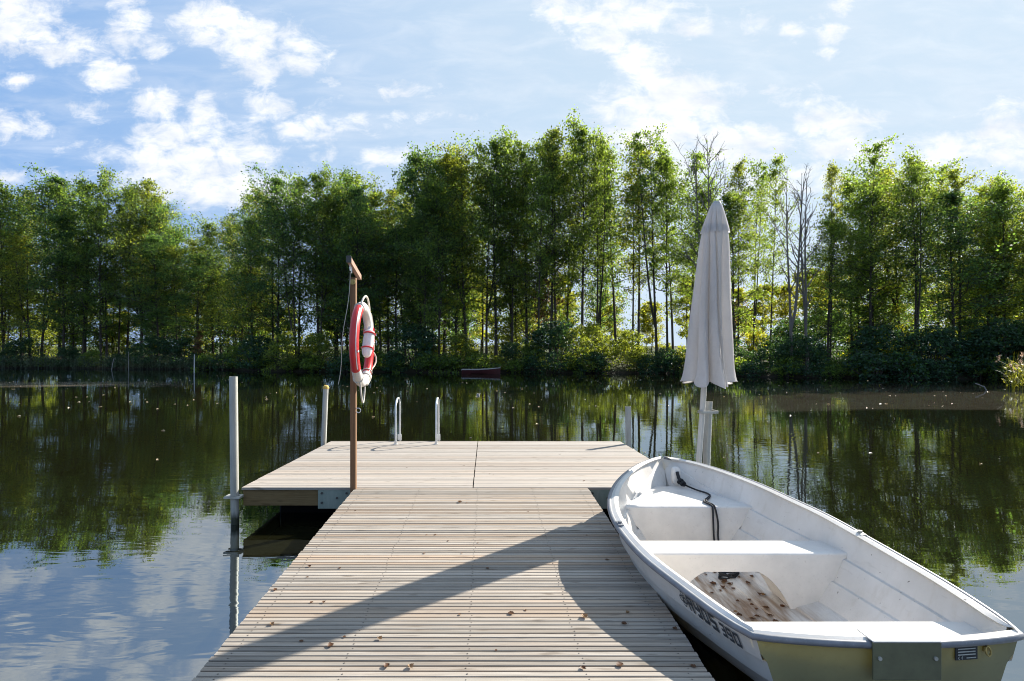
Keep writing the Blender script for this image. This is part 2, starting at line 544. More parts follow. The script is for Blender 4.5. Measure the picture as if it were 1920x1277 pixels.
M['leaf_olive'] = leaf_material('olive alder leaves', (0.066, 0.105, 0.028), (0.42, 0.50, 0.042), 0.5)
M['leaf_blue'] = leaf_material('bluish alder leaves', (0.034, 0.080, 0.040), (0.20, 0.35, 0.045), 0.50, 0.15)
M['leaf_dark'] = leaf_material('dark shrub leaves', (0.026, 0.068, 0.040), (0.09, 0.19, 0.032), 0.40, 0.15)
M['leaf_lit'] = leaf_material('sun tinted leaves', (0.095, 0.14, 0.02), (0.42, 0.46, 0.03), 0.55, 0.35)  # brighter yellow green puts sunlight into the leaf colour
M['leaf_rust'] = leaf_material('rusty leaves', (0.13, 0.08, 0.04), (0.26, 0.15, 0.06), 0.45, 0.1)
M['reed'] = leaf_material('reed blades', (0.12, 0.16, 0.03), (0.40, 0.44, 0.05), 0.5, 0.3)
M['reed_shaded'] = leaf_material('shade tinted reed blades', (0.085, 0.12, 0.075), (0.14, 0.18, 0.07), 0.35, 0.2)  # darker copy of the reed blades, with shade put into the colour
M['plume'] = leaf_material('reed plumes', (0.50, 0.36, 0.30), (0.5, 0.36, 0.26), 0.45, 0.1)
M['dry_leaf'] = leaf_material('dry fallen leaf', (0.085, 0.042, 0.02), (0.11, 0.05, 0.015), 0.3, 0.3)
M['dry_pale'] = leaf_material('pale fallen leaf', (0.24, 0.16, 0.09), (0.2, 0.12, 0.05), 0.3, 0.2)
M['float_leaf'] = leaf_material('floating leaf', (0.62, 0.52, 0.36), (0.4, 0.3, 0.15), 0.15, 0.1)

def bark_material(name, c0, c1):
    m, t, out = material(name)
    obj = t.new('ShaderNodeTexCoord').outputs['Object']
    n = t.noise(t.mapping(obj, scale=(7, 7, 1.1)), 1.0, 5, 0.65, 0.5)
    c = t.mix(t.maprange(n, 0.35, 0.68), c0, c1)
    principled(t, out, c, 0.85, normal=t.bump(n, 0.6, 0.03), spec=0.2)
    return m
M['bark'] = bark_material('alder bark', (0.035, 0.028, 0.022), (0.10, 0.085, 0.068))
M['bark_grey'] = bark_material('dead grey bark', (0.13, 0.11, 0.09), (0.24, 0.21, 0.18))

def water_material():
    m, t, out = material('pond water')
    geo = t.new('ShaderNodeNewGeometry')
    pos = geo.outputs['Position']
    x, y, z = t.sep(pos)
    dist = t.vmath('LENGTH', pos)
    # ripples: broad lazy swell, wind wavelets running diagonally, fine chop
    n0 = t.noise(t.mapping(pos, rot=(0, 0, R(20)), scale=(0.5, 1.2, 1)), 1.1, 2, 0.5, 0.4)
    n1 = t.noise(t.mapping(pos, rot=(0, 0, R(-28)), scale=(1.0, 3.0, 1)), 1.7, 2, 0.45, 0.6)
    n2 = t.noise(t.mapping(pos, rot=(0, 0, R(-14)), scale=(1.0, 2.4, 1)), 4.6, 1, 0.4, 0.4)
    gust = t.noise(pos, 0.22, 3, 0.55)
    gustk = t.maprange(gust, 0.36, 0.66, 0.25, 1.25, True)
    calm = t.maprange(dist, 9.0, 34.0, 1.0, 0.42)
    amp = t.math('MULTIPLY', gustk, calm)
    h = t.math('ADD', t.math('MULTIPLY', n1, 0.0026), t.math('MULTIPLY', n2, 0.00055))
    h = t.math('MULTIPLY', h, amp)
    h = t.math('ADD', h, t.math('MULTIPLY', n0, 0.0022))
    b = t.bump(h, 1.0, 1.0)
    # pollen and dust film that lies on the still water by the banks
    ratio = t.math('DIVIDE', x, t.math('MAXIMUM', y, 0.5))
    wob = t.noise(t.mapping(pos, scale=(0.06, 0.4, 1)), 1.0, 4, 0.6)
    yy = t.math('ADD', y, t.math('MULTIPLY', t.math('SUBTRACT', wob, 0.5), 7.0))
    fr = t.math('MULTIPLY', t.maprange(yy, 19.5, 20.6), t.maprange(yy, 36.0, 31.0))
    fr = t.math('MULTIPLY', fr, t.maprange(t.math('ADD', ratio, t.math('MULTIPLY', wob, 0.12)), 0.30, 0.56))
    fl = t.math('MULTIPLY', t.maprange(yy, 33.0, 34.5), t.maprange(yy, 40.0, 37.5))
    fl = t.math('MULTIPLY', fl, t.maprange(t.math('ADD', ratio, t.math('MULTIPLY', wob, 0.3)), -0.30, -0.52))
    fine = t.noise(t.mapping(pos, scale=(0.5, 2.5, 1)), 2.6, 4, 0.7)
    fr = t.math('MULTIPLY', fr, t.maprange(fine, 0.25, 0.6, 0.02, 0.065))
    fl = t.math('MULTIPLY', fl, t.maprange(fine, 0.44, 0.62, 0.02, 0.5))
    film = t.math('MAXIMUM', fr, fl)
    deep = t.new('ShaderNodeBsdfDiffuse')
    t.put(deep.inputs[0], (0.0085, 0.0085, 0.0032))
    gl = t.new('ShaderNodeBsdfGlossy')
    t.put(gl.inputs['Roughness'], 0.015)
    t.put(gl.inputs['Color'], (0.86, 0.94, 1.0))
    t.put(gl.inputs['Normal'], b)
    fz = t.new('ShaderNodeFresnel')
    fz.inputs['IOR'].default_value = 4.0
    t.put(fz.inputs['Normal'], b)
    mx = t.new('ShaderNodeMixShader')
    t.t.links.new(fz.outputs[0], mx.inputs[0])
    t.t.links.new(deep.outputs[0], mx.inputs[1])
    t.t.links.new(gl.outputs[0], mx.inputs[2])
    scum = t.new('ShaderNodeBsdfDiffuse')
    t.put(scum.inputs[0], (0.30, 0.25, 0.19))
    mx2 = t.new('ShaderNodeMixShader')
    t.put(mx2.inputs[0], film)
    t.t.links.new(mx.outputs[0], mx2.inputs[1])
    t.t.links.new(scum.outputs[0], mx2.inputs[2])
    t.t.links.new(mx2.outputs[0], out.inputs[0])
    return m
M['water'] = water_material()

def ground_material():
    m, t, out = material('bank soil and grass')
    pos = t.new('ShaderNodeNewGeometry').outputs['Position']
    n = t.noise(pos, 0.35, 5, 0.6)
    n2 = t.noise(pos, 5.0, 4, 0.65)
    z = t.sep(pos)[2]
    c = t.mix(t.maprange(n, 0.35, 0.65), (0.035, 0.05, 0.014), (0.075, 0.10, 0.02))
    c = t.mix(t.maprange(n2, 0.4, 0.7), c, (0.045, 0.035, 0.02))
    c = t.mix(t.maprange(z, 0.5, 0.1), c, (0.028, 0.022, 0.014))
    principled(t, out, c, 0.9, normal=t.bump(n2, 0.8, 0.15), spec=0.2)
    return m
M['ground'] = ground_material()

# ------------------------------------------------------------------ water and far bank
wm = MB()
S = 1600
wm.add([(-S, -S, 0), (S, -S, 0), (S, S, 0), (-S, S, 0)], [(0, 1, 2, 3)])
tag(wm.build('water', M['water']), 'dark olive pond water mirroring trees and cloudy sky', 'water', kind='structure')

SHORE = [(-2500, 95), (-900, 86), (-400, 78), (0, 71), (400, 65), (520, 59), (900, 55.5), (1250, 53), (1450, 45.5), (1900, 41.5), (2300, 39), (3600, 37)]
def shore(px):
    return smooth_table(SHORE, px)
def ground_z(px, d):
    s = d - shore(px)
    return lerp_table([(-6, -1.2), (0, -0.06), (0.8, 0.28), (3, 0.75), (9, 1.2), (30, 1.7), (90, 2.6), (400, 7), (1500, 14)], s)
bk = MB()
rows = []
offs = [-6, -2, 0, 0.4, 0.8, 1.6, 3, 5, 9, 16, 30, 50, 90, 160, 300, 600, 1400]
for i in range(141):
    px = -2500 + 6100 * i / 140.0
    row = []
    for s in offs:
        d = shore(px) + s + (0.5 * math.sin(px * 0.021) + 0.35 * math.sin(px * 0.057 + 1)) * (1 if s < 20 else 0)
        zz = ground_z(px, shore(px) + s) + (0.12 * math.sin(px * 0.09 + s) if 1 < s < 100 else 0)
        row.append((ptdir(px) * d, d, zz))
    rows.append(row)
bk.grid(rows, flip=True)
tag(bk.build('far_bank', M['ground'], smooth=60), 'low grassy far bank under the trees', 'bank', kind='structure')

# ------------------------------------------------------------------ foliage generators
rng = np.random.default_rng(11)

def leaf_quads(centers, size, aspect=0.7, flat=0.0, ups=0.3):
    """centers (n,3) -> verts, faces of small folded rhombic leaf faces, random orientation"""
    n = len(centers)
    d1 = rng.normal(size=(n, 3))
    d1 /= np.linalg.norm(d1, axis=1)[:, None]
    d2 = rng.normal(size=(n, 3))
    d2[:, 2] *= (1.0 - flat)
    d2 -= d1 * np.sum(d1 * d2, axis=1)[:, None]
    d2 /= np.linalg.norm(d2, axis=1)[:, None] + 1e-9
    s = (size * rng.uniform(0.55, 1.3, n))[:, None]
    nn = np.cross(d1, d2)
    a = centers - d1 * s * 0.5
    b = centers + d2 * s * 0.5 * aspect + nn * s * 0.10
    c = centers + d1 * s * 0.5
    e = centers - d2 * s * 0.5 * aspect + nn * s * 0.10
    v = np.stack([a, b, c, e], axis=1).reshape(-1, 3)
    idx = np.arange(n)[:, None] * 4
    f = np.concatenate([idx, idx + 1, idx + 2, idx + 3], axis=1)
    return v, f

def np_mesh(name, v, f, mat):
    me = bpy.data.meshes.new(name)
    me.vertices.add(len(v))
    me.vertices.foreach_set('co', np.asarray(v, dtype=np.float32).ravel())
    me.loops.add(f.size)
    me.loops.foreach_set('vertex_index', f.astype(np.int32).ravel())
    me.polygons.add(len(f))
    me.polygons.foreach_set('loop_start', np.arange(len(f), dtype=np.int32) * f.shape[1])
    me.update(calc_edges=True)
    me.validate()
    me.materials.append(mat)
    return me

def make_tree(H, crown0, Rmax, nbr, leaf_size=0.24, dense=1.0, bare=False, fork=False, seed=0, leafmat='leaf', barkmat='bark', tr=0.17):
    """returns (trunk mesh, crown mesh or None) for a slender alder, base at origin"""
    rnd = random.Random(seed)
    mb = MB()
    lean = (rnd.uniform(-0.035, 0.035), rnd.uniform(-0.03, 0.03))
    ph = rnd.uniform(0, 6)
    def trunk_pt(f):
        z = f * H
        return Vector((lean[0] * z + 0.22 * math.sin(f * 5 + ph) * f, lean[1] * z + 0.18 * math.sin(f * 4 + ph * 2) * f, z))
    n = 13
    pts = [trunk_pt(i / (n - 1.0)) for i in range(n)]
    pts[0].z -= 0.5
    rads = [max(0.02, tr * (1.25 if i == 0 else 1.0) * (1 - 0.93 * (i / (n - 1.0)) ** 0.9)) for i in range(n)]
    mb.tube(pts, rads, 7)
    if fork:
        a = rnd.uniform(0, 6.28)
        off = Vector((math.cos(a), math.sin(a), 0))
        f0 = rnd.uniform(0.12, 0.3)
        p2 = [trunk_pt(f0)] + [trunk_pt(f0 + (0.95 - f0) * k / 8.0) + off * (1.5 * (k / 8.0) ** 0.6) for k in range(1, 9)]
        mb.tube(p2, [tr * 0.72 * (1 - 0.92 * k / 8.0) + 0.01 for k in range(9)], 6)
    cents = []
    lob = [rnd.uniform(0, 6.28) for _ in range(4)]
    for b in range(nbr):
        f = crown0 + (0.985 - crown0) * ((b + rnd.random()) / nbr) ** 0.85
        g = (f - crown0) / (1 - crown0)
        prof = (0.45 + 0.55 * math.sin(min(1, g * 1.5 + 0.2) * math.pi * 0.5)) * (1 - g ** 2.4) ** 0.7 + 0.13
        az = b * 2.39996 + rnd.uniform(-0.7, 0.7)
        lobe = 0.80 + 0.30 * math.sin(2 * az + 9 * f + lob[0]) + 0.25 * math.sin(az - 17 * f + lob[1])
        L = max(0.35, Rmax * prof * lobe * rnd.uniform(0.6, 1.2))
        el = R(rnd.uniform(8, 42) + 26 * g)
        if bare:
            L = Rmax * prof * rnd.uniform(.7, 1.3)
            el = R(rnd.uniform(42, 70))
        p0 = trunk_pt(f)
        if fork and rnd.random() < 0.45 and f > f0:
            p0 = p0 + off * (1.5 * ((f - f0) / (0.95 - f0)) ** 0.6)
        dirv_ = Vector((math.cos(az) * math.cos(el), math.sin(az) * math.cos(el), math.sin(el)))
        bp = []
        for k in range(6):
            s = k / 5.0
            q = p0 + dirv_ * L * s + Vector((0, 0, 0.16 * L * s * s if bare else -0.13 * L * s * s)) + Vector((rnd.uniform(-1, 1), rnd.uniform(-1, 1), rnd.uniform(-1, 1))) * 0.08 * L * s
            bp.append(q)
        r0 = max(0.014, tr * 0.28 * (1 - f) + 0.016) * (1.9 if bare else 1.0)
        mb.tube(bp, [r0 * (1 - 0.8 * k / 5.0) for k in range(6)], 4, cap=False)
        ntw = 5
        for w in range(ntw):
            s = rnd.uniform(0.3, 0.98)
            i0 = min(4, int(s * 5))
            q0 = bp[i0].lerp(bp[i0 + 1], s * 5 - i0)
            td = (dirv_ + Vector((rnd.uniform(-1, 1), rnd.uniform(-1, 1), rnd.uniform(-0.7, 0.7))) * 1.1).normalized()
            tl = L * rnd.uniform(0.2, 0.55)
            q1 = q0 + td * tl
            mb.tube([q0, q0.lerp(q1, 0.5) + Vector((0, 0, 0.04 * tl)), q1], [r0 * 0.45, r0 * 0.3, r0 * 0.12], 3, cap=False)
            cents.append((q1, 0.24 + 0.09 * L))
            if rnd.random() < .6:
                cents.append((q0.lerp(q1, 0.5), 0.22 + 0.07 * L))
        cents.append((bp[-1], 0.28 + 0.09 * L))
        cents.append((bp[3], 0.22 + 0.08 * L))
    trunk = mb.build('trunk', M[barkmat], smooth=50)
    me_t = trunk.data
    bpy.data.objects.remove(trunk)
    if bare:
        return me_t, None
    cl = []
    for c, r in cents:
        if rnd.random() < 0.22:
            continue
        k = max(3, int(rnd.uniform(6, 26) * dense))
        cl.append(np.array(c)[None, :] + rng.normal(size=(k, 3)) * np.array([r, r, r * 0.60]) * 0.78)
    # leaf fuzz on the stem
    for k in range(int(14 * dense)):
        f = rnd.uniform(crown0 * 0.6, 0.99)
        cl.append(np.array(trunk_pt(f))[None, :] + rng.normal(size=(7, 3)) * 0.32)
    v, f = leaf_quads(np.concatenate(cl), leaf_size, 0.72)
    return me_t, np_mesh('crown', v, f, M[leafmat])

def make_bush(Rx, H, nclump, per, leaf_size, leafmat, seed, stems=9):
    rnd = random.Random(seed)
    mb = MB()
    cl = []
    for s in range(stems):
        az = rnd.uniform(0, 6.28)
        rr = Rx * math.sqrt(rnd.random()) * 0.85
        tip = Vector((math.cos(az) * rr, math.sin(az) * rr, H * rnd.uniform(0.45, 0.95) * (1 - 0.35 * (rr / Rx) ** 2)))
        b0 = Vector((math.cos(az) * rr * 0.25, math.sin(az) * rr * 0.25, -0.2))
        mid = b0.lerp(tip, 0.5) + Vector((rnd.uniform(-.2, .2), rnd.uniform(-.2, .2), 0.15 * H))
        mb.tube([b0, mid, tip], [0.05, 0.035, 0.012], 5, cap=False)
    stem = mb.build('stem', M['bark'], smooth=50)
    me_s = stem.data
    bpy.data.objects.remove(stem)
    for c in range(nclump):
        az = rnd.uniform(0, 6.28)
        g = rnd.random() ** 0.45
        ze = rnd.random() ** 0.8
        rad = Rx * g * math.sqrt(max(0.05, 1 - (ze * 0.93) ** 2)) * rnd.uniform(0.8, 1.15)
        p = np.array([math.cos(az) * rad, math.sin(az) * rad, H * ze * rnd.uniform(0.85, 1.08)])
        r = rnd.uniform(0.22, 0.5) * (0.5 + 0.16 * H)
        cl.append(p[None, :] + rng.normal(size=(per, 3)) * np.array([r, r, r * 0.55]) * 0.62)
    v, f = leaf_quads(np.concatenate(cl), leaf_size, 0.72)
    return me_s, np_mesh('foliage', v, f, M[leafmat])

def plant_tree(name, meshes, loc, rz, sc, label, cat, group, names=('trunk', 'crown')):
    root = thing(name, loc, label, cat, group)
    root.rotation_euler = (0, 0, rz)
    root.scale = sc
    for nm, me in zip(names, meshes):
        if me is None:
            continue
        o = bpy.data.objects.new(nm, me)
        COL.objects.link(o)
        o.parent = root
    return root

# variants, all about 20 m tall before scaling
TREES = [
    make_tree(20, 0.14, 4.9, 84, 0.21, 1.25, seed=1),
    make_tree(20, 0.24, 4.2, 72, 0.20, 1.25, seed=2, fork=True, leafmat='leaf_olive'),
    make_tree(20, 0.12, 5.4, 90, 0.21, 1.20, seed=3, leafmat='leaf_blue'),
    make_tree(20, 0.30, 4.0, 66, 0.20, 1.25, seed=4),
    make_tree(20, 0.18, 4.7, 78, 0.21, 1.30, seed=5, fork=True),
    make_tree(20, 0.34, 3.6, 58, 0.20, 1.20, seed=6, leafmat='leaf_olive'),
    make_tree(20, 0.10, 5.0, 90, 0.21, 1.25, seed=7, leafmat='leaf_blue'),
]
FILL = [
    make_tree(12, 0.06, 4.0, 70, 0.20, 1.20, seed=61, tr=0.11, leafmat='leaf_blue'),
    make_tree(12, 0.12, 3.6, 60, 0.20, 1.15, seed=62, tr=0.11, fork=True),
    make_tree(12, 0.05, 4.3, 72, 0.21, 1.10, seed=63, tr=0.12, leafmat='leaf_olive'),
]
THIN = [
    make_tree(20, 0.34, 3.4, 50, 0.20, .85, seed=21, tr=0.15, leafmat='leaf_olive'),
    make_tree(20, 0.40, 3.0, 48, 0.20, .8, seed=22, fork=True, tr=0.14),
    make_tree(20, 0.30, 3.5, 54, 0.20, .78, seed=23, tr=0.15),
]
BARE = [make_tree(20, 0.36, 3.0, 34, bare=True, seed=31, barkmat='bark_grey', fork=True, tr=0.19),
        make_tree(20, 0.30, 2.3, 28, bare=True, seed=32, barkmat='bark_grey', fork=True, tr=0.17)]
LIT = [make_tree(10, 0.15, 2.8, 40, 0.26, 1.0, seed=41, leafmat='leaf_lit', tr=0.10),
       make_tree(10, 0.12, 3.2, 44, 0.28, 0.9, seed=42, leafmat='leaf_lit', tr=0.10)]
RUST = [make_tree(12, 0.2, 2.4, 36, 0.24, 0.8, seed=45, leafmat='leaf_rust', tr=0.10)]
BUSH = [make_bush(2.4, 3.6, 150, 26, 0.22, 'leaf_dark', 51), make_bush(3.0, 4.6, 190, 26, 0.23, 'leaf_dark', 52),
        make_bush(2.0, 2.8, 120, 26, 0.20, 'leaf', 53), make_bush(2.6, 4.2, 150, 26, 0.20, 'leaf_olive', 54), make_bush(1.8, 3.2, 90, 22, 0.19, 'leaf_lit', 57)]
LOWB = [make_bush(1.3, 1.5, 70, 22, 0.17, 'leaf_dark', 55), make_bush(1.1, 1.3, 60, 22, 0.16, 'leaf', 56)]

# skyline trees: picture azimuth, skyline height, metres behind the shoreline, kind, label
SKY_TREES = [
    (8, 342, 4, 'n', 'slim alder at the far left end of the tree line'),
    (78, 338, 6, 't', 'thin topped tree with yellowish crown, second along from the left end of the tree line'),
    (112, 330, 8, 'n', 'leafy alder with straight dark trunk in the left group of trees'),
    (158, 332, 5, 'n', 'broad leafy alder just left of the tallest tree in the left group'),
    (200, 308, 6, 't', 'tallest tree of the left group, sparse round top standing clear of its neighbours'),
    (265, 332, 6, 'n', 'pointed green alder on the right side of the left group, beside the sky gap'),
    (308, 386, 9, 'n', 'shorter sunlit tree sloping down into the sky gap at left'),
    (400, 415, 7, 'n', 'low round crowned tree at the bottom of the sky gap'),
    (452, 356, 8, 't', 'slender tree at the right edge of the sky gap'),
    (520, 332, 5, 'n', 'bushy alder left of the lifebuoy post'),
    (598, 320, 6, 'n', 'pointed alder rising above and left of the lifebuoy post'),
    (665, 328, 5, 'n', 'wide alder directly behind the lifebuoy post'),
    (728, 350, 9, 'n', 'lower alder just right of the lifebuoy post'),
    (790, 288, 6, 'n', 'dense alder where the middle skyline steps up'),
    (832, 290, 9, 'n', 'rounded alder inside the dense middle of the tree line'),
    (876, 276, 5, 'n', 'dense tall alder behind the red boat'),
    (930, 257, 6, 'n', 'full crowned alder right of the red boat'),
    (988, 250, 7, 't', 'slim pale trunked alder left of a taller pair of trees'),
    (1032, 237, 5, 't', 'slim alder with a small tuft standing above its crown'),
    (1092, 222, 5, 'n', 'tallest tree in the whole tree line, with a narrow rounded crown'),
    (1155, 262, 8, 't', 'thin alder between the tallest tree and the parasol'),
    (1196, 262, 6, 't', 'thin straight alder a little left of the parasol'),
    (1232, 237, 4, 't', 'tall sparse alder just left of the parasol top'),
    (1292, 278, 6, 't', 'loose crowned alder at the left shoulder of the parasol'),
    (1384, 298, 6, 't', 'narrow alder just right of the parasol top'),
    (1412, 296, 9, 't', 'narrow twin of the alders between the parasol and the dead trees'),
    (1444, 290, 4, 't', 'narrow leafy alder directly left of the bare dead trees'),
    (1556, 302, 4, 't', 'sparse alder directly right of the bare dead trees'),
    (1598, 330, 8, 'n', 'alder filling the space right of the dead trees'),
    (1632, 268, 4, 't', 'tallest tree on the right side, with a flat tufted top'),
    (1690, 318, 7, 'n', 'leafy alder between the two highest trees of the right side'),
    (1722, 288, 4, 'n', 'wide crowned alder with several dark stems on the right side'),
    (1800, 315, 4, 'n', 'dense alder above the right hand reeds, left of the frame edge'),
    (1850, 335, 6, 'n', 'yellow green alder near the right end of the tree line'),
    (1888, 335, 4, 'n', 'alder at the right end of the tree line above the reed clump'),
    (1935, 345, 5, 'n', 'alder cut by the right edge of the view'),
]
LEAN_G = 'alders along the far bank'
ti = 0
for (px, top, back, kind, label) in SKY_TREES:
    d = shore(px) + back
    gz = ground_z(px, d)
    h = (653 - top) / 1100.0 * d + EYE - gz
    src = (TREES[ti % len(TREES)] if px < 900 else [TREES[1], TREES[3], TREES[5]][ti % 3]) if kind == 'n' else THIN[ti % len(THIN)]
    ti += 1
    s = h / 20.2
    w = max(0.8, min(1.12, s)) * random.uniform(0.92, 1.1) * (d / 62.0) ** 0.4 * (0.72 if 1380 < px < 1570 else 1.0)
    plant_tree('alder_tree', src, (ptdir(px) * d, d, gz), random.uniform(0, 6.28), (w, w, s), label, 'tree', LEAN_G)

for (px, top, back, k, label) in [(1330, 242, 0.8, 0, 'bare dead grey tree with forked twigs behind the parasol top'),
                                  (1484, 303, 0.8, 1, 'bare dead tree with upright pale branches, left one of the pair'),
                                  (1514, 312, 1.2, 1, 'shorter bare dead tree, right one of the pair')]:
    d = shore(px) + back
    gz = ground_z(px, d)
    s = ((660 - top) / 1100.0 * d + EYE - gz) / 20.6
    plant_tree('dead_tree', BARE[k], (ptdir(px) * d, d, gz), random.uniform(0, 6.28), (s, s, s), label, 'tree', 'bare dead trees')

EXTRA = [(40, 352), (140, 346), (238, 342), (288, 362), (338, 428), (368, 445), (428, 402), (486, 346), (560, 336), (632, 336), (700, 354), (760, 318), (812, 300), (855, 290), (905, 274),
         (960, 264), (1010, 262), (1060, 262), (1125, 268), (1262, 282), (1660, 306), (1760, 306), (1826, 338), (1915, 352)]
for (px, top) in EXTRA:
    d = shore(px) + random.uniform(7, 13)
    gz = ground_z(px, d)
    s = ((654 - top) / 1100.0 * d + EYE - gz) / 20.4
    w = random.uniform(0.8, 1.0) * (d / 62.0) ** 0.4
    plant_tree('alder_tree', random.choice(THIN if px > 1200 else TREES + THIN), (ptdir(px) * d, d, gz), random.uniform(0, 6.28), (w, w, s),
               'lower dark stemmed alder crowded among the taller trees on the far bank', 'tree', 'lower alders crowding the far bank')

# the crowd of other alders, front and back ranks, lower than the skyline
SKYLINE = sorted((a, b) for a, b, c, k, l in SKY_TREES)
def skyline(px):
    return lerp_table(SKYLINE, px)
def density(px):   # right part of the wood is thinner
    return lerp_table([(0, 1.0), (860, 1.0), (960, .7), (1100, 0.6), (1300, 0.55), (1500, 0.45), (1650, 0.5), (1950, 0.55)], px)
px = -160
while px < 2120:
    if 1452 < px < 1542:
        px += 20
        continue
    step = 38 / density(px)
    for rank in range(2):
        if rank == 1 and random.random() > 0.45 * density(px):
            continue
        p = px + random.uniform(-14, 14)
        back = random.uniform(2.5, 7) if rank == 0 else random.uniform(9, 17)
        top = skyline(p) + random.uniform(22, 120)
        d = shore(p) + back
        gz = ground_z(p, d)
        s = ((660 - top) / 1100.0 * d + EYE - gz) / 20.2
        src = random.choice(TREES) if random.random() < density(p) * 0.9 else random.choice(THIN)
        w = random.uniform(0.72, 0.95) * (d / 62.0) ** 0.3
        plant_tree('alder_tree', src, (ptdir(p) * d, d, gz), random.uniform(0, 6.28), (w, w, s),
                   'lower dark stemmed alder crowded among the taller trees on the far bank', 'tree', 'lower alders crowding the far bank')
    px += step

# half-height leafy trees that fill the wood below the crowns
px = -140
while px < 2120:
    p = px + random.uniform(-16, 16)
    if random.random() < lerp_table([(0, .75), (400, .8), (900, .5), (1050, .35), (1180, .25), (1300, .15), (1430, .1), (1545, .1), (1700, .25), (2000, .4)], p):
        d = shore(p) + random.uniform(4, 15)
        gz = ground_z(p, d)
        top = random.uniform(450, 560)
        s = ((660 - top) / 1100.0 * d + EYE - gz) / 12.2
        w = random.uniform(0.8, 1.1)
        plant_tree('alder_tree', random.choice(FILL), (ptdir(p) * d, d, gz), random.uniform(0, 6.28), (w, w, s),
                   'half grown bushy alder filling the wood below the tall crowns', 'tree', 'half grown alders in the wood')
    px += 56

# sunlit young trees behind the wood
px = -120
while px < 2080:
    p = px + random.uniform(-20, 20)
    d = shore(p) + random.uniform(22, 40)
    gz = ground_z(p, d)
    s = random.uniform(0.6, 1.15)
    plant_tree('young_tree', random.choice(LIT), (ptdir(p) * d, d, gz), random.uniform(0, 6.28), (s * 1.1, s * 1.1, s),
               'sunlit yellow green young tree seen through the trunks of the wood', 'tree', 'sunlit young trees behind the wood')
    px += 40
for (p, back, s, label) in [(1020, 9, 1.0, 'rusty brown leaved young tree among the trunks in the middle of the wood'),
                            (1345, 12, 0.8, 'brownish young tree half hidden behind the parasol'),
                            (372, 1.5, 0.32, 'small rusty leaved sapling at the water edge on the left')]:
    d = shore(p) + back
    plant_tree('rusty_tree', RUST[0], (ptdir(p) * d, d, ground_z(p, d)), 1.0 + p, (s, s, s), label, 'tree', 'rusty leaved young trees')

# shrubs along the water edge
px = -150
bi = 0
while px < 2100:
    p = px + random.uniform(-12, 12)
    d = shore(p) + random.uniform(0.6, 2.6)
    r = random.random()
    src = BUSH[0] if r < .3 else BUSH[1] if r < .55 else BUSH[2] if r < .74 else BUSH[3] if r < .9 else BUSH[4]
    hk = lerp_table([(0, .8), (300, .72), (450, .8), (850, .75), (1000, .85), (1400, .85), (1700, .82), (2000, .85)], p)
    s = hk * random.uniform(0.5, 1.25)
    plant_tree('shrub', src, (ptdir(p) * d, d, ground_z(p, d) - 0.15), random.uniform(0, 6.28), (s * 1.1, s * 1.1, s),
               'dark green shrub in the row overhanging the far water edge', 'shrub', 'dark shrubs along the far water edge', ('stem', 'foliage'))
    px += 40
# second taller shrub rank that closes the view under the crowns
px = -150
while px < 2100:
    p = px + random.uniform(-20, 20)
    d = shore(p) + random.uniform(6, 14)
    s = random.uniform(0.6, 1.3) * (1.0 if p < 1000 else 0.85)
    src = random.choice([BUSH[1], BUSH[3], BUSH[4], BUSH[4]])
    plant_tree('shrub', src, (ptdir(p) * d, d, ground_z(p, d) - 0.1), random.uniform(0, 6.28), (s, s, s),
               'green undergrowth shrub between the tree trunks behind the water edge', 'shrub', 'undergrowth shrubs between the trunks', ('stem', 'foliage'))
    px += 74
px = 380
while px < 2000:
    p = px + random.uniform(-25, 25)
    d = shore(p) + random.uniform(-0.3, 0.4)
    s = random.uniform(0.7, 1.25)
    plant_tree('shrub', random.choice(LOWB), (ptdir(p) * d, d, 0.0), random.uniform(0, 6.28), (s * 1.3, s, s),
               'low leafy bush drooping to the water at the foot of the far bank', 'shrub', 'low bushes at the foot of the bank', ('stem', 'foliage'))
    px += 58

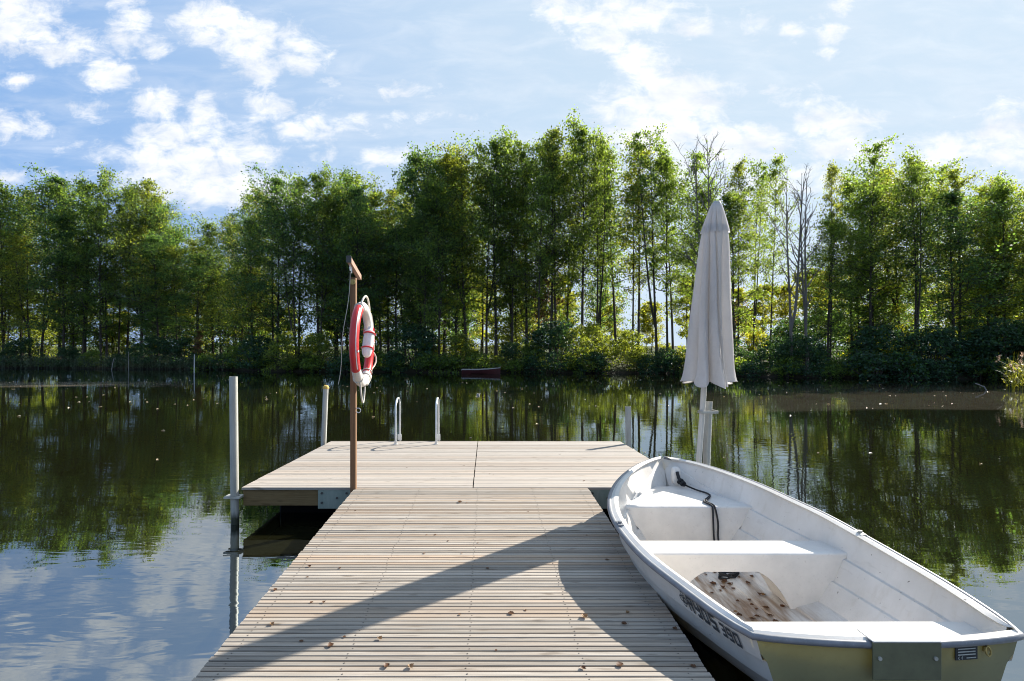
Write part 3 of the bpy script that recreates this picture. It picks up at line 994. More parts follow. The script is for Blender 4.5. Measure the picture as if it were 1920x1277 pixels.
# reeds: far left fringe (uncountable) and the clump on the right
def reed_mesh(n, place, h0, h1, w, bend, plume_p, mats, seed):
    rnd = random.Random(seed)
    mb = MB()
    for i in range(n):
        x, y = place(rnd)
        h = rnd.uniform(h0, h1)
        az = rnd.uniform(0, 6.28)
        lx, ly = math.cos(az), math.sin(az)
        pl = rnd.random() < plume_p
        top = bend * h * rnd.uniform(0.3, 1.0)
        if pl or rnd.random() < 0.35:
            pts = [Vector((x + lx * top * .4 * (k / 3.0) ** 2, y + ly * top * .4 * (k / 3.0) ** 2, -0.1 + (h * 1.08) * k / 3.0)) for k in range(4)]
            mb.tube(pts, [0.006 * w / 0.03, 0.005 * w / 0.03, 0.004 * w / 0.03, 0.002], 3, cap=False, mi=0)
            if pl:
                for q in range(26):
                    s = rnd.random()
                    c = pts[-1] + Vector((lx * 0.18 * s + rnd.gauss(0, .045), ly * .18 * s + rnd.gauss(0, .045), 0.12 - 0.34 * s + rnd.gauss(0, .03)))
                    a = Vector((rnd.gauss(0, 1), rnd.gauss(0, 1), rnd.gauss(0, 1) - .8)).normalized() * 0.045
                    b = a.cross(Vector((rnd.gauss(0, 1), rnd.gauss(0, 1), rnd.gauss(0, 1)))).normalized() * 0.012
                    mb.add([c - a - b, c + a - b, c + a + b, c - a + b], [(0, 1, 2, 3)], 1)
        nl = 3
        for l in range(nl):
            zb = h * rnd.uniform(0.1, 0.75)
            a2 = az + rnd.uniform(-2.5, 2.5)
            cx, cy = math.cos(a2), math.sin(a2)
            L = h * rnd.uniform(0.28, 0.5)
            prev = None
            sx_, sy_ = -cy * w * 0.5, cx * w * 0.5
            pv, pf = [], []
            for k in range(4):
                s = k / 3.0
                ww = (1 - s ** 1.6)
                px_, py_ = x + cx * L * 0.75 * s, y + cy * L * 0.75 * s
                pz_ = zb + L * (0.85 * s - 0.65 * s * s * rnd.uniform(.6, 1.2))
                pv += [(px_ - sx_ * ww, py_ - sy_ * ww, pz_), (px_ + sx_ * ww, py_ + sy_ * ww, pz_)]
                if k:
                    pf.append((2 * k - 2, 2 * k - 1, 2 * k + 1, 2 * k))
            mb.add(pv, pf, 0)
    return mb

def left_place(rnd):
    p = rnd.uniform(-150, 420)
    d = shore(p) + rnd.uniform(-1.6, 1.2)
    return ptdir(p) * d, d
rm = reed_mesh(1500, left_place, 0.9, 2.0, 0.06, 0.35, 0.0, None, 3)
tag(rm.build('reed_fringe', [M['reed_shaded'], M['plume']]), 'dull green reed fringe along the left far bank', 'reeds', kind='stuff')
def right_place(rnd):
    a = rnd.uniform(0, 6.28)
    r = math.sqrt(rnd.random())
    return 28.65 + 1.75 * r * math.cos(a), 30.2 + 1.3 * r * math.sin(a)
rm = reed_mesh(230, right_place, 0.9, 2.0, 0.06, 0.6, 0.13, None, 5)
tag(rm.build('reed_clump', [M['reed'], M['plume']]), 'sunlit reed clump with pinkish plumes at the right edge of the water', 'reeds', kind='stuff')

# leaves drifting on the water
lv = MB()
rnd = random.Random(77)
for i in range(320):
    p = rnd.uniform(-20, 1940)
    yy = 712 + 55 * rnd.random() ** 2.1 if rnd.random() < .94 else rnd.uniform(760, 880)
    d = EYE * 1100.0 / (yy - 660)
    if d > shore(p) - 2:
        continue
    s = rnd.uniform(0.025, 0.075) * (1.0 if d > 14 else 0.6)
    c = Vector((ptdir(p) * d, d, 0.006))
    a = rnd.uniform(0, 6.28)
    e = Vector((math.cos(a), math.sin(a), 0)) * s
    g = Vector((-math.sin(a), math.cos(a), 0)) * s * 0.65
    up = Vector((0, 0, s * rnd.uniform(0.15, 0.6)))
    lv.add([c - e, c - g * 1.0 + up, c + e, c + g + up * .6], [(0, 1, 2, 3)])
tag(lv.build('floating_leaves', M['float_leaf']), 'pale fallen leaves scattered over the far water', 'leaves', kind='stuff')

# ------------------------------------------------------------------ jetty: walkway and platform
def walk_z(d):
    return 0.1964 + 0.0318 * d
DF = 6.75
PZ0, PSL = 0.411, 0.01545
def deck_z(d):
    return PZ0 - PSL * (d - DF)
WX0, WX1 = -1.505, 1.165
wk = thing('walkway', (-0.17, 3.0, 0.0), 'pale slatted wooden walkway leading from the viewer out to the platform', 'walkway')
mb = MB()
rnd = random.Random(5)
y = -1.4
PITCH = 0.0488
screws = []
while y < DF - 0.045:
    w = 0.0388 + rnd.uniform(-0.0016, 0.0012)
    j0, j1 = rnd.uniform(-.004, .004), rnd.uniform(-.004, .004)
    dz = rnd.uniform(-0.0012, 0.0012)
    skew = rnd.uniform(-0.0022, 0.0022)
    xa, xb = WX0 + j0, WX1 + j1
    za, zb = walk_z(y) + dz, walk_z(y + w) + dz
    c = 0.002
    vs = []
    for (xx, sk) in ((xa, -skew), (xb, skew)):
        vs += [(xx, y + sk, za - .034), (xx, y + sk, za - c), (xx, y + c + sk, za), (xx, y + w - c + sk, zb), (xx, y + w + sk, zb - c), (xx, y + w + sk, zb - .034)]
    fs = [(k, (k + 1) % 6, 6 + (k + 1) % 6, 6 + k) for k in range(6)] + [tuple(reversed(range(6))), tuple(range(6, 12))]
    mb.add(vs, [tuple(reversed(f)) for f in fs], 0)
    for sx_ in (-1.40, -0.76, -0.10, 0.52, 1.06):
        screws.append((sx_ + rnd.uniform(-.012, .012), y + w * rnd.uniform(.4, .6), (za + zb) / 2))
    y += PITCH + rnd.uniform(-.0008, .0008)
for (sx_, sy_, sz_) in screws:
    r = rnd.uniform(0.0035, 0.0055)
    vs = [(sx_ + r * math.cos(a), sy_ + r * math.sin(a), sz_ + 0.0016) for a in [k * math.pi / 3 for k in range(6)]]
    mb.add(vs, [tuple(range(6))], 1)
mb.build('decking', [M['slat'], M['nail']], wk)
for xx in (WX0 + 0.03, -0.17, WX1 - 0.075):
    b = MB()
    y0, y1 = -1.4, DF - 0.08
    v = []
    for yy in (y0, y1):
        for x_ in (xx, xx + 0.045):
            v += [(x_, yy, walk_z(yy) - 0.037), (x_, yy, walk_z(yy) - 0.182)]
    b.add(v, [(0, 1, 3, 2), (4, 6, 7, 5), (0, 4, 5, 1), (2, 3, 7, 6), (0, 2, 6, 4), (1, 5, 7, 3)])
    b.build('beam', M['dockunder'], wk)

pf = thing('floating_platform', (-0.2, 8.6, 0.0), 'wide pale plank bathing platform at the end of the walkway', 'platform')
PX0, PX1, PY1 = -2.818, 2.425, 10.60
SEAM = -0.155
def plank_panel(x0, x1, seed):
    mb = MB()
    rnd = random.Random(seed)
    y = DF
    while y < PY1 - 0.05:
        w = 0.118
        dz = rnd.uniform(-.0012, .0012)
        z0, z1 = deck_z(y) + dz, deck_z(y + w) + dz
        c = 0.004
        vs = []
        for xx in (x0 + rnd.uniform(-.002, .002), x1 + rnd.uniform(-.002, .002)):
            vs += [(xx, y, z0 - .028), (xx, y, z0 - c), (xx, y + c, z0), (xx, y + w - c, z1), (xx, y + w, z1 - c), (xx, y + w, z1 - .028)]
        fs = [(k, (k + 1) % 6, 6 + (k + 1) % 6, 6 + k) for k in range(6)] + [tuple(reversed(range(6))), tuple(range(6, 12))]
        mb.add(vs, [tuple(reversed(f)) for f in fs], 0)
        y += 0.1222
    return mb
plank_panel(PX0, SEAM - 0.006, 1).build('decking', M['plank'], pf)
plank_panel(SEAM + 0.006, PX1, 2).build('decking', M['plank'], pf)
bz = PZ0 - 0.030
def beam(name, x0, x1, y0, y1, zt, h, mat, parent):
    b = MB()
    b.box(x0, x1, y0, y1, zt - h, zt)
    return b.build(name, mat, parent, bevel=0.004)
beam('fascia_beam', PX0 + 0.01, PX1 - 0.01, DF + 0.022, DF + 0.07, bz, 0.185, M['beam'], pf)
beam('fascia_beam', PX0 + 0.01, PX1 - 0.01, PY1 - 0.11, PY1 - 0.06, deck_z(PY1) - 0.032, 0.185, M['beam'], pf)
for xs in (PX0 + 0.012, PX1 - 0.06):
    b = MB()
    v = []
    for yy in (DF + 0.072, PY1 - 0.112):
        for x_ in (xs, xs + 0.047):
            v += [(x_, yy, deck_z(yy) - 0.031), (x_, yy, deck_z(yy) - 0.20)]
    b.add(v, [(0, 1, 3, 2), (4, 6, 7, 5), (0, 4, 5, 1), (2, 3, 7, 6), (0, 2, 6, 4), (1, 5, 7, 3)])
    b.build('side_beam', M['beam'], pf)
# steel hinge plates left and right of the walkway, with bolts
for (x0, x1) in ((-1.94, -1.565), (1.175, 1.60)):
    b = MB()
    b.box(x0, x1, DF + 0.006, DF + 0.018, 0.165, PZ0 - 0.001)
    p = b.build('hinge_plate', M['galv_green'], pf, bevel=0.002)
    for (bx, bzz) in ((x0 + .045, .345), (x0 + .045, .235), (x1 - .045, .345), (x0 + .22, .29)):
        bo = MB()
        bo.tube([(bx, DF + 0.008, bzz), (bx, DF - 0.008, bzz)], 0.013, 6)
        bo.build('bolt', M['darksteel'], p)
# pontoons underneath
for (x0, x1) in ((-2.55, -1.75), (1.35, 2.15), (-0.7, 0.3)):
    b = MB()
    n = 10
    rows = []
    for yy in (DF + 0.45, DF + 0.49, PY1 - 0.34, PY1 - 0.3):
        e = 0.03 if yy in (DF + 0.45, PY1 - 0.3) else 0.0
        rows.append([(x0 + e, yy, 0.19 - e), (x1 - e, yy, 0.19 - e), (x1 - e, yy, -0.12 + e), (x0 + e, yy, -0.12 + e)])
    b.grid(rows, closed_u=True)
    b.add(rows[0], [(3, 2, 1, 0)])
    b.add(rows[-1], [(0, 1, 2, 3)])
    b.build('pontoon', M['black'], pf)
# bracket for the front left pole and one for each other pole
POLES = [(-2.885, 6.73), (-2.875, 10.30), (2.50, 10.30), (2.495, 6.68)]
for i, (x, yv_) in enumerate(POLES):
    b = MB()
    zc = 0.312 if yv_ < 8 else 0.25
    sgn = 1 if x < 0 else -1
    xo, xi = x - sgn * 0.10, x + sgn * 0.085
    n = 16
    for (ra, za, zb) in ((0.054, zc - .011, zc + .011),):
        # flat plate with a round hole
        outer = []
        inner = []
        for k in range(n):
            a = 2 * math.pi * k / n
            ca, sa = math.cos(a), math.sin(a)
            m_ = max(abs(ca), abs(sa))
            outer.append((x + 0.10 * ca / m_ if ca * sgn < 0 else x + 0.085 * ca / m_, yv_ + 0.075 * sa / m_))
            inner.append((x + ra * ca, yv_ + ra * sa))
        v = [(p[0], p[1], za) for p in outer] + [(p[0], p[1], za) for p in inner] + [(p[0], p[1], zb) for p in outer] + [(p[0], p[1], zb) for p in inner]
        f = []
        for k in range(n):
            l = (k + 1) % n
            f += [(k, l, n + l, n + k), (2 * n + k, 3 * n + k, 3 * n + l, 2 * n + l), (k, 2 * n + k, 2 * n + l, l), (n + k, n + l, 3 * n + l, 3 * n + k)]
        b.add(v, f)
    b.build('pole_bracket', M['galv'], pf)

# mooring poles
def pipe_pole(x, yv_, top, zt, r, label, lean=(0, 0), cap=None, square=False):
    t = thing('mooring_pole', (x, yv_, 0), label, 'pole', 'steel mooring poles around the platform')
    b = MB()
    tx, ty = x + lean[0], yv_ + lean[1]
    bot = Vector((x - lean[0] * 0.8, yv_ - lean[1] * .8, -1.2))
    tp = Vector((tx, ty, zt))
    if square:
        w, th = r, 0.006
        # U-shaped channel
        prof = [(-w, -w * .8), (w, -w * .8), (w, w * .8), (w - th, w * .8), (w - th, -w * .8 + th), (-w + th, -w * .8 + th), (-w + th, w * .8), (-w, w * .8)]
        rows = [[Vector((p[0], p[1], 0)) + q for p in prof] for q in (bot, tp)]
        b.grid(rows, closed_u=True)
        b.add(rows[1], [tuple(range(8))])
    else:
        n = 20
        axis = (tp - bot).normalized()
        rows = []
        for (q, rr) in ((bot, r), (bot.lerp(tp, .5), r), (tp, r), (tp, r - 0.005), (tp - axis * 0.25, r - 0.005)):
            rows.append([q + Vector((rr * math.cos(2 * math.pi * k / n), rr * math.sin(2 * math.pi * k / n), 0)) for k in range(n)])
        b.grid(rows, closed_u=True)
    b.build('pipe', M['galv'], t, smooth=40)
    if cap:
        c = MB()
        n = 12
        rr = random.Random(3)
        rows = [[(tx + (r + .004 + rr.uniform(-.004, .004)) * s * math.cos(2 * math.pi * k / n), ty + (r + .004) * s * math.sin(2 * math.pi * k / n), zt + dz + rr.uniform(-.006, .006)) for k in range(n)] for (s, dz) in ((1, -.012), (1.05, .012), (.95, .035), (.5, .05))]
        c.grid(rows, closed_u=True)
        c.add(rows[-1], [tuple(range(n))])
        c.build('end_cap', M['yellow'], t, smooth=60)
    return t
pipe_pole(-2.885, 6.73, 0, 1.688, 0.046, 'tall thick grey pole at the near left corner of the platform', lean=(-0.018, 0))
pipe_pole(-2.875, 10.30, 0, 1.335, 0.046, 'grey pole with yellow top at the far left corner of the platform', lean=(0.055, 0), cap=True)
pipe_pole(2.50, 10.30, 0, 1.015, 0.043, 'short grey channel pole at the far right corner of the platform', lean=(-0.012, 0), square=True)
pipe_pole(2.478, 6.68, 0, 1.405, 0.041, 'grey pipe pole standing beside the parasol stem behind the boat', lean=(0.054, 0))

# bathing ladder
lad = thing('bathing_ladder', (-1.23, 10.5, deck_z(10.5)), 'aluminium bathing ladder with two hoop handrails on the far edge of the platform', 'ladder')
for lx in (-1.584, -0.876):
    b = MB()
    z0 = deck_z(10.25)
    pts = [(lx, 10.25, z0 + 0.0), (lx, 10.25, 1.0)]
    for k in range(9):
        a = math.pi - math.pi * k / 8.0
        pts.append((lx, 10.50 + 0.25 * math.cos(a), 1.0 + 0.145 * math.sin(a)))
    pts += [(lx, 10.75, 0.3), (lx, 10.75, -0.9)]
    b.tube(pts, 0.0175, 12)
    rail = b.build('handrail', M['alu'], lad, smooth=40)
    c = MB()
    c.tube([(lx, 10.25, z0 + 0.001), (lx, 10.25, z0 + 0.012)], 0.038, 14)
    c.tube([(lx, 10.25, z0 + 0.012), (lx, 10.25, z0 + 0.06)], 0.026, 14)
    c.box(lx - .035, lx + .035, 10.69, 10.715, 0.36, 0.47)
    c.build('mount', M['alu'], rail, smooth=40)
b = MB()
for zz in (0.1, -0.15, -0.4):
    b.box(-1.564, -0.896, 10.72, 10.78, zz - .012, zz + .012)
b.build('steps', M['alu'], lad)

# ------------------------------------------------------------------ lifebuoy post
PXC, PYC = -1.518, 6.70
lp = thing('lifebuoy_post', (PXC, PYC, PZ0), 'brown wooden post with a short top arm at the platform front edge', 'post')
b = MB()
b.box(PXC - .032, PXC + .032, PYC - .032, PYC + .032, 0.18, 2.815)
b.build('post', M['post'], lp, bevel=0.005)
A0, A1 = Vector((-1.445, 6.16, 2.945)), Vector((-1.535, 7.10, 2.872))
ax = (A1 - A0)
al = ax.length
ax.normalize()
side = ax.cross(Vector((0, 0, 1))).normalized()
upv = side.cross(ax).normalized()
b = MB()
b.obox(A0.lerp(A1, .5), side * 0.022, ax * al * .5, upv * 0.032)
b.build('arm', M['armwood'], lp, bevel=0.004)
b = MB()
b.obox(A0 + ax * 0.012, side * 0.0255, ax * 0.022, upv * 0.0355)
b.build('end_cap', M['darksteel'], lp, bevel=0.004)
# pulley hooks under the arm, a strap at the joint, and a screw hook lower down
b = MB()
for s in (0.10, 0.22):
    base = A0 + ax * s - upv * 0.032
    pts = [base + Vector((0, 0, 0.0))] + [base + Vector((0.0, 0, -0.045)) + (ax * math.sin(a) + Vector((0, 0, 1)) * math.cos(a)) * 0.024 for a in [k * math.pi * 1.7 / 9 for k in range(10)]]
    b.tube(pts, 0.004, 6)
b.build('pulley_hook', M['alu'], lp, smooth=50)
b = MB()
b.tube([(PXC, PYC - 0.038, 2.765), (PXC, PYC - 0.052, 2.765)], 0.032, 14)
b.tube([(PXC, PYC - 0.052, 2.765), (PXC, PYC - 0.062, 2.765)], 0.015, 8)
b.build('washer', M['brass'], lp, smooth=40)
b = MB()
hz = 1.31
pts = [(PXC + .034, PYC - .02, hz + .02), (PXC + .06, PYC - .02, hz + .02)] + [(PXC + .06 + .026 * math.sin(a), PYC - .02, hz - .006 + .026 * math.cos(a)) for a in [k * math.pi * 1.35 / 9 for k in range(10)]]
b.tube(pts, 0.005, 6)
b.build('screw_hook', M['alu'], lp, smooth=50)

b = MB()
c0 = A0 + ax * 0.12 - upv * 0.11
pts = [c0 + (Vector((-1.60, 6.32, 1.62)) - c0) * s + Vector((0.012 * math.sin(s * 9), 0, -0.05 * math.sin(s * math.pi))) for s in [k / 14.0 for k in range(15)]]
b.tube(pts, 0.0035, 5)
cord = b.build('cord', M['rope_white'])
tag(cord, 'thin pale cord hanging from the arm of the lifebuoy post', 'cord')

# lifebuoy: hangs against the right side of the post, seen almost edge on
LX, LY, LZ = -1.405, 6.64, 2.055
RM, Rm = 0.412, 0.054
lb = thing('lifebuoy', (LX, LY, LZ), 'red and white lifebuoy hanging on the brown post', 'lifebuoy')
b = MB()
NU, NV = 72, 18
ov = 1.03
def ring_pt(a, c, k=1.0):
    # a from the top, positive toward the viewer
    rr = RM + Rm * 1.05 * k * math.cos(c)
    return Vector((LX + Rm * 0.95 * k * math.sin(c), LY - rr * math.sin(a), LZ + ov * rr * math.cos(a)))
def ring_col(deg):
    deg = (deg + 180) % 360 - 180
    if 27 < deg < 131: return 0
    if -146 < deg < -92: return 0
    if -78 < deg < -70: return 0
    return 1
o = len(b.v)
vs = [ring_pt(2 * math.pi * i / NU, 2 * math.pi * k / NV) for i in range(NU) for k in range(NV)]
for i in range(NU):
    fs = []
    for k in range(NV):
        j, l = (i + 1) % NU, (k + 1) % NV
        fs.append((i * NV + k, i * NV + l, j * NV + l, j * NV + k))
    if i == 0:
        b.add(vs, fs, ring_col(360.0 * (i + .5) / NU))
    else:
        for f in fs:
            b.f.append(f)
            b.m.append(ring_col(360.0 * (i + .5) / NU))
ring = b.build('ring', [M['red'], M['white_shell']], lb, smooth=60)
# reflective strip along the outside of the near red section
b = MB()
rows = []
for i in range(26):
    a = R(33 + 92 * i / 25.0)
    rows.append([ring_pt(a, c, k) for (c, k) in ((0.50, 0.99), (0.50, 1.03), (0.60, 1.035), (0.70, 1.03), (0.70, 0.99))])
b.grid(rows)
b.build('reflective_strip', M['reflect'], lb)
b = MB()
for (deg) in (-66, -84):
    for off in (-.3, .3):
        pts = [ring_pt(R(deg + off * 6), c, 1.06) for c in [2 * math.pi * k / 16 for k in range(16)]]
        b.tube(pts, 0.012, 6, closed=True)
b.build('lashing', M['red'], lb, smooth=50)
# grab line with slack loops at top and bottom
b = MB()
def rope_loop(a0, a1, dirp, hang):
    p0, p1 = ring_pt(R(a0), 0.5, 1.05), ring_pt(R(a1), 0.5, 1.05)
    pts = []
    for k in range(17):
        s = k / 16.0
        q = p0.lerp(p1, s)
        w = math.sin(s * math.pi) ** 0.75
        pts.append(q + Vector(dirp) * hang * w)
    return pts
b.tube(rope_loop(22, -38, (0.10, -0.02, 1.0), 0.135), 0.0115, 7)
b.tube(rope_loop(150, 182, (0.015, -0.02, -1.0), 0.20), 0.0105, 7)
b.tube(rope_loop(-100, -128, (0.35, 0.9, 0.0), 0.10), 0.010, 7)
# line running close around the white ends
pts = [ring_pt(R(a), 0.9, 1.10) for a in range(-38, -100, -6)]
b.tube(pts, 0.0095, 6)
pts = [ring_pt(R(a), 0.9 + .3 * math.sin(a * .2), 1.10) for a in range(-128, -180, -5)]
b.tube(pts, 0.0095, 6)
for a in (22, 150, -140, -155):
    pts = [ring_pt(R(a), c, 1.06) for c in [2 * math.pi * k / 16 for k in range(16)]]
    b.tube(pts, 0.008, 6, closed=True)
b.build('grab_line', M['rope_white'], lb, smooth=50)
# white throw-line float lashed inside the ring
b = MB()
prof = [(0.0, 0.0), (0.03, 0.0), (0.05, 0.03), (0.062, 0.10), (0.064, 0.24), (0.06, 0.36), (0.03, 0.385), (0.026, 0.43), (0.0, 0.43)]
fb_, ft_ = Vector((LX + 0.02, LY + 0.12, LZ - 0.14)), Vector((LX + 0.045, LY + 0.27, LZ + 0.26))
fax = (ft_ - fb_).normalized()
fs_ = fax.cross(Vector((1, 0, 0))).normalized()
ft2 = fax.cross(fs_)
rows = []
for (r, h) in prof:
    rows.append([fb_ + fax * h * 0.86 + (fs_ * math.cos(a) + ft2 * math.sin(a)) * max(r, 0.001) for a in [2 * math.pi * k / 14 for k in range(14)]])
b.grid(rows, closed_u=True, flip=True)
fl = b.build('throw_line_float', M['reflect'], lb, smooth=50)
b = MB()
for h in (0.12, 0.33):
    b.tube([fb_ + fax * h * 0.86 + (fs_ * math.cos(a) + ft2 * math.sin(a)) * 0.068 for a in [2 * math.pi * k / 14 for k in range(14)]], 0.009, 6, closed=True)
b.build('strap', M['red'], fl, smooth=50)
b = MB()
b.tube([ring_pt(R(100), 1.2, .98), ring_pt(R(100), 1.2, 1.06)], 0.012, 10)
b.tube([(PXC + .034, PYC - .01, LZ + .36), (LX - .02, PYC - .01, LZ + .36), (LX + .0, PYC - .01, LZ + .39)], 0.008, 7)
b.build('fixing', M['reflect'], lb, smooth=50)

# ------------------------------------------------------------------ parasol
pu = thing('parasol', (2.405, 6.56, 0.0), 'closed pale grey parasol standing behind the white boat', 'parasol')
UB, UT = Vector((2.262, 6.56, -0.9)), Vector((2.575, 6.56, 3.63))
def axis_pt(z):
    s = (z - UB.z) / (UT.z - UB.z)
    return UB.lerp(UT, s)
b = MB()
b.tube([axis_pt(z) for z in (-.9, 0.5, 1.5, 2.5, 3.6)], 0.031, 14)
b.build('pole', M['pole_alu'], pu, smooth=40)
b = MB()
n = 18
rows = []
for (z, r) in ((3.655, .001), (3.655, .035), (3.63, .048), (3.60, .05), (3.585, .04)):
    rows.append([axis_pt(z) + Vector((r * math.cos(2 * math.pi * k / n), r * math.sin(2 * math.pi * k / n), 0)) for k in range(n)])
b.grid(rows, closed_u=True, flip=True)
b.build('finial', M['pole_alu'], pu, smooth=50)
def fold_r(th, base, depth, ph, sharp=1.0):
    # eight folds, rib side rounded, valley sharp
    w = abs(math.sin(4 * th + ph))
    w = 1 - (1 - w) ** 1.6
    return base * (1 - depth + depth * w)
NT_ = 240
# main canopy: eight cloth panels gathered round the stem; each hangs as a soft lobe with a crease at its rib
rr = random.Random(12)
LOBES = [(-2.15, 1.16, .62), (-1.35, .92, .26), (-0.85, 1.12, .38), (-0.1, .98, .34), (0.65, 1.08, .38), (1.45, .92, .34), (2.2, 1.05, .36), (2.95, .95, .34), (-2.75, .88, .30)]
EDGES = [-3.30, -2.42, -1.78, -1.12, -0.30, 0.42, 1.30, 2.20, 2.98318]
DIRN = [1, 1, -1, 1, -1, 1, 1, -1]
FULL = [1.0, 1.16, .92, 1.12, 1.0, 1.05, .95, 1.0]
def lobes_r(th, base, depth):
    """wrapped panels: each lobe swells slowly from one side and turns in sharply at the other"""
    while th > EDGES[-1]: th -= 2 * math.pi
    while th < EDGES[0]: th += 2 * math.pi
    for i in range(8):
        if th <= EDGES[i + 1]:
            break
    q = (th - EDGES[i]) / (EDGES[i + 1] - EDGES[i])
    if DIRN[i] < 0: q = 1 - q
    f = q ** 0.6 * (1 - max(0.0, (q - 0.80) / 0.20) ** 2.2)
    return base * ((1 - depth) + depth * FULL[i] * f)
def canopy_row(z, base, depth, tw, zscal=0.0, grow=0.0):
    row = []
    for k in range(NT_):
        th = 2 * math.pi * k / NT_
        r = lobes_r(th + 0.10 * math.sin(z * 1.6 + 2 * th) + 0.05 * math.sin(z * 4.3 + th), base * 1.06, depth)
        t2 = th + tw * 1.3
        zz = z - zscal * max(0.0, min(1.0, (r / base - 0.60) / 0.6)) * (0.5 + 0.5 * math.sin(3 * th + 0.6) * math.cos(th * 1.0 + .4))
        a = axis_pt(zz)
        sw = 0.012 * math.sin(z * 1.7)
        row.append((a.x + 0.018 * (3.6 - z) + r * math.cos(t2) + sw, a.y + r * math.sin(t2), zz))
    return row
prof = [(3.38, .118, .17, .0), (3.30, .136, .22, .03), (3.20, .152, .30, .06), (3.05, .168, .46, .10), (2.85, .186, .52, .15),
        (2.60, .206, .56, .2), (2.35, .224, .58, .24), (2.10, .240, .60, .28), (1.90, .254, .62, .30), (1.78, .266, .62, .32), (1.70, .282, .62, .33)]
b = MB()
rows = [canopy_row(*p) for p in prof]
rows.append(canopy_row(1.66, .292, .54, .33, 0.06))
rows.append(canopy_row(1.65, .302, .60, .33, 0.15))
b.grid(rows, closed_u=True, flip=True)
inner = [[((p[0] - axis_pt(p[2]).x) * .985 + axis_pt(p[2]).x, (p[1] - axis_pt(p[2]).y) * .985 + axis_pt(p[2]).y, p[2]) for p in row] for row in reversed(rows)]
can = b.build('canopy', M['cloth'], pu, smooth=70)
# hem tape
b = MB()
b.tube([Vector(p) for p in rows[-1]], 0.0045, 5, closed=True)
b.build('hem', M['cloth'], can, smooth=60)
# vent cap on top
b = MB()
vprof = [(3.64, .038, .0, 0), (3.60, .062, .05, 0), (3.52, .090, .18, .03), (3.42, .122, .28, .06), (3.34, .145, .36, .08)]
vr = [canopy_row(*p) for p in vprof]
vr.append(canopy_row(3.31, .156, .42, .09, 0.06))
b.grid(vr, closed_u=True, flip=True)
b.build('vent_flap', M['cloth'], pu, smooth=70)
# clamp that ties the stem to the pipe pole
b = MB()
b.box(2.375, 2.575, 6.507, 6.525, 1.285, 1.315)
b.box(2.375, 2.385, 6.525, 6.60, 1.285, 1.315)
b.box(2.573, 2.583, 6.525, 6.72, 1.285, 1.315)
b.build('clamp', M['galv'], pu, bevel=0.003)

# ------------------------------------------------------------------ rowing boat
ST = [(3.06, 1.400, 2.780, .500), (3.20, 1.310, 2.800, .520), (3.53, 1.185, 2.800, .560), (3.91, 1.065, 2.770, .602), (4.30, 1.010, 2.735, .642),
      (4.65, 1.004, 2.690, .680), (5.04, 1.068, 2.616, .712), (5.40, 1.185, 2.550, .738), (5.70, 1.320, 2.465, .758), (5.95, 1.460, 2.375, .774), (6.18, 1.615, 2.265, .788), (6.36, 1.765, 2.145, .797), (6.47, 1.87, 2.04, .802), (6.53, 1.95, 1.962, .805)]
T_L = [(s[0], s[1]) for s in ST]
T_R = [(s[0], s[2]) for s in ST]
T_Z = [(s[0], s[3]) for s in ST]
T_KZ = [(3.0, -.006), (4.8, -.010), (5.3, .012), (5.7, .06), (6.0, .16), (6.2, .28), (6.38, .50), (6.53, .79)]
T_BW = [(3.0, .50), (3.5, .56), (4.1, .60), (4.65, .57), (5.04, .49), (5.4, .38), (5.7, .27), (6.0, .15), (6.2, .08), (6.4, .03), (6.53, .0)]
def section(d, inset=0.0):
    """half sections (left list, right list) of points (x, z) from keel to gunwale"""
    xl, xr, zg = smooth_table(T_L, d), smooth_table(T_R, d), smooth_table(T_Z, d)
    zk = smooth_table(T_KZ, d)
    bw = smooth_table(T_BW, d)
    c = 0.5 * (xl + xr)
    hb = 0.5 * (xr - xl)
    bw = min(bw, hb * 0.92)
    zb = zk + min(0.13, (zg - zk) * 0.25)
    pts = []
    step = 0.018 * min(1.0, hb / 0.5)
    # bottom: two strakes, then sides: three strakes
    brk_b = [(0.0, 0.0), (0.36, 0.22), (0.70, 0.55), (1.0, 1.0)]
    pts.append((0.0, zk))
    for (u, w) in brk_b[1:]:
        x, z = bw * u, zk + (zb - zk) * w
        pts.append((x - step * .4, z))
        pts.append((x + step * 0.1, z + step * 0.6))
    for w in (0.30, 0.62, 1.0):
        cv = w + 0.12 * math.sin(w * math.pi)
        x, z = bw + (hb - bw) * cv, zb + (zg - zb) * w
        if w < 1.0:
            pts.append((x - step * .75, z))
            pts.append((x + step * 0.5, z + .003))
        else:
            pts.append((x, z))
    if inset:
        q = []
        zk0, zg0 = pts[0][1], pts[-1][1]
        for (x, z) in pts:
            f = (z - zk0) / (zg0 - zk0)
            q.append((max(0.0, x - inset * min(1.0, f * 4)), z + inset * (1 - f) ** 2))
        pts = q
    return c, pts
boat = thing('rowing_boat', (1.9, 4.5, 0.0), 'large white plastic rowing boat moored along the right side of the walkway', 'boat')
DS = [3.06 + (6.525 - 3.06) * (k / 40.0) for k in range(41)]
def bulge(frac_from_center, z):
    return -0.085 * (1 - frac_from_center ** 2)
def hull_rows(inset, d_list):
    rows = []
    for d in d_list:
        c, pts = section(d, inset)
        row = [(c - x, d, z) for (x, z) in reversed(pts)] + [(c + x, d, z) for (x, z) in pts[1:]]
        rows.append(row)
    return rows
hb_ = MB()
ext = hull_rows(0.0, DS)
hb_.grid(ext, flip=True)
inn_d = [3.11] + DS[2:-1]
inn = hull_rows(0.030, inn_d)
hb_.grid(inn)
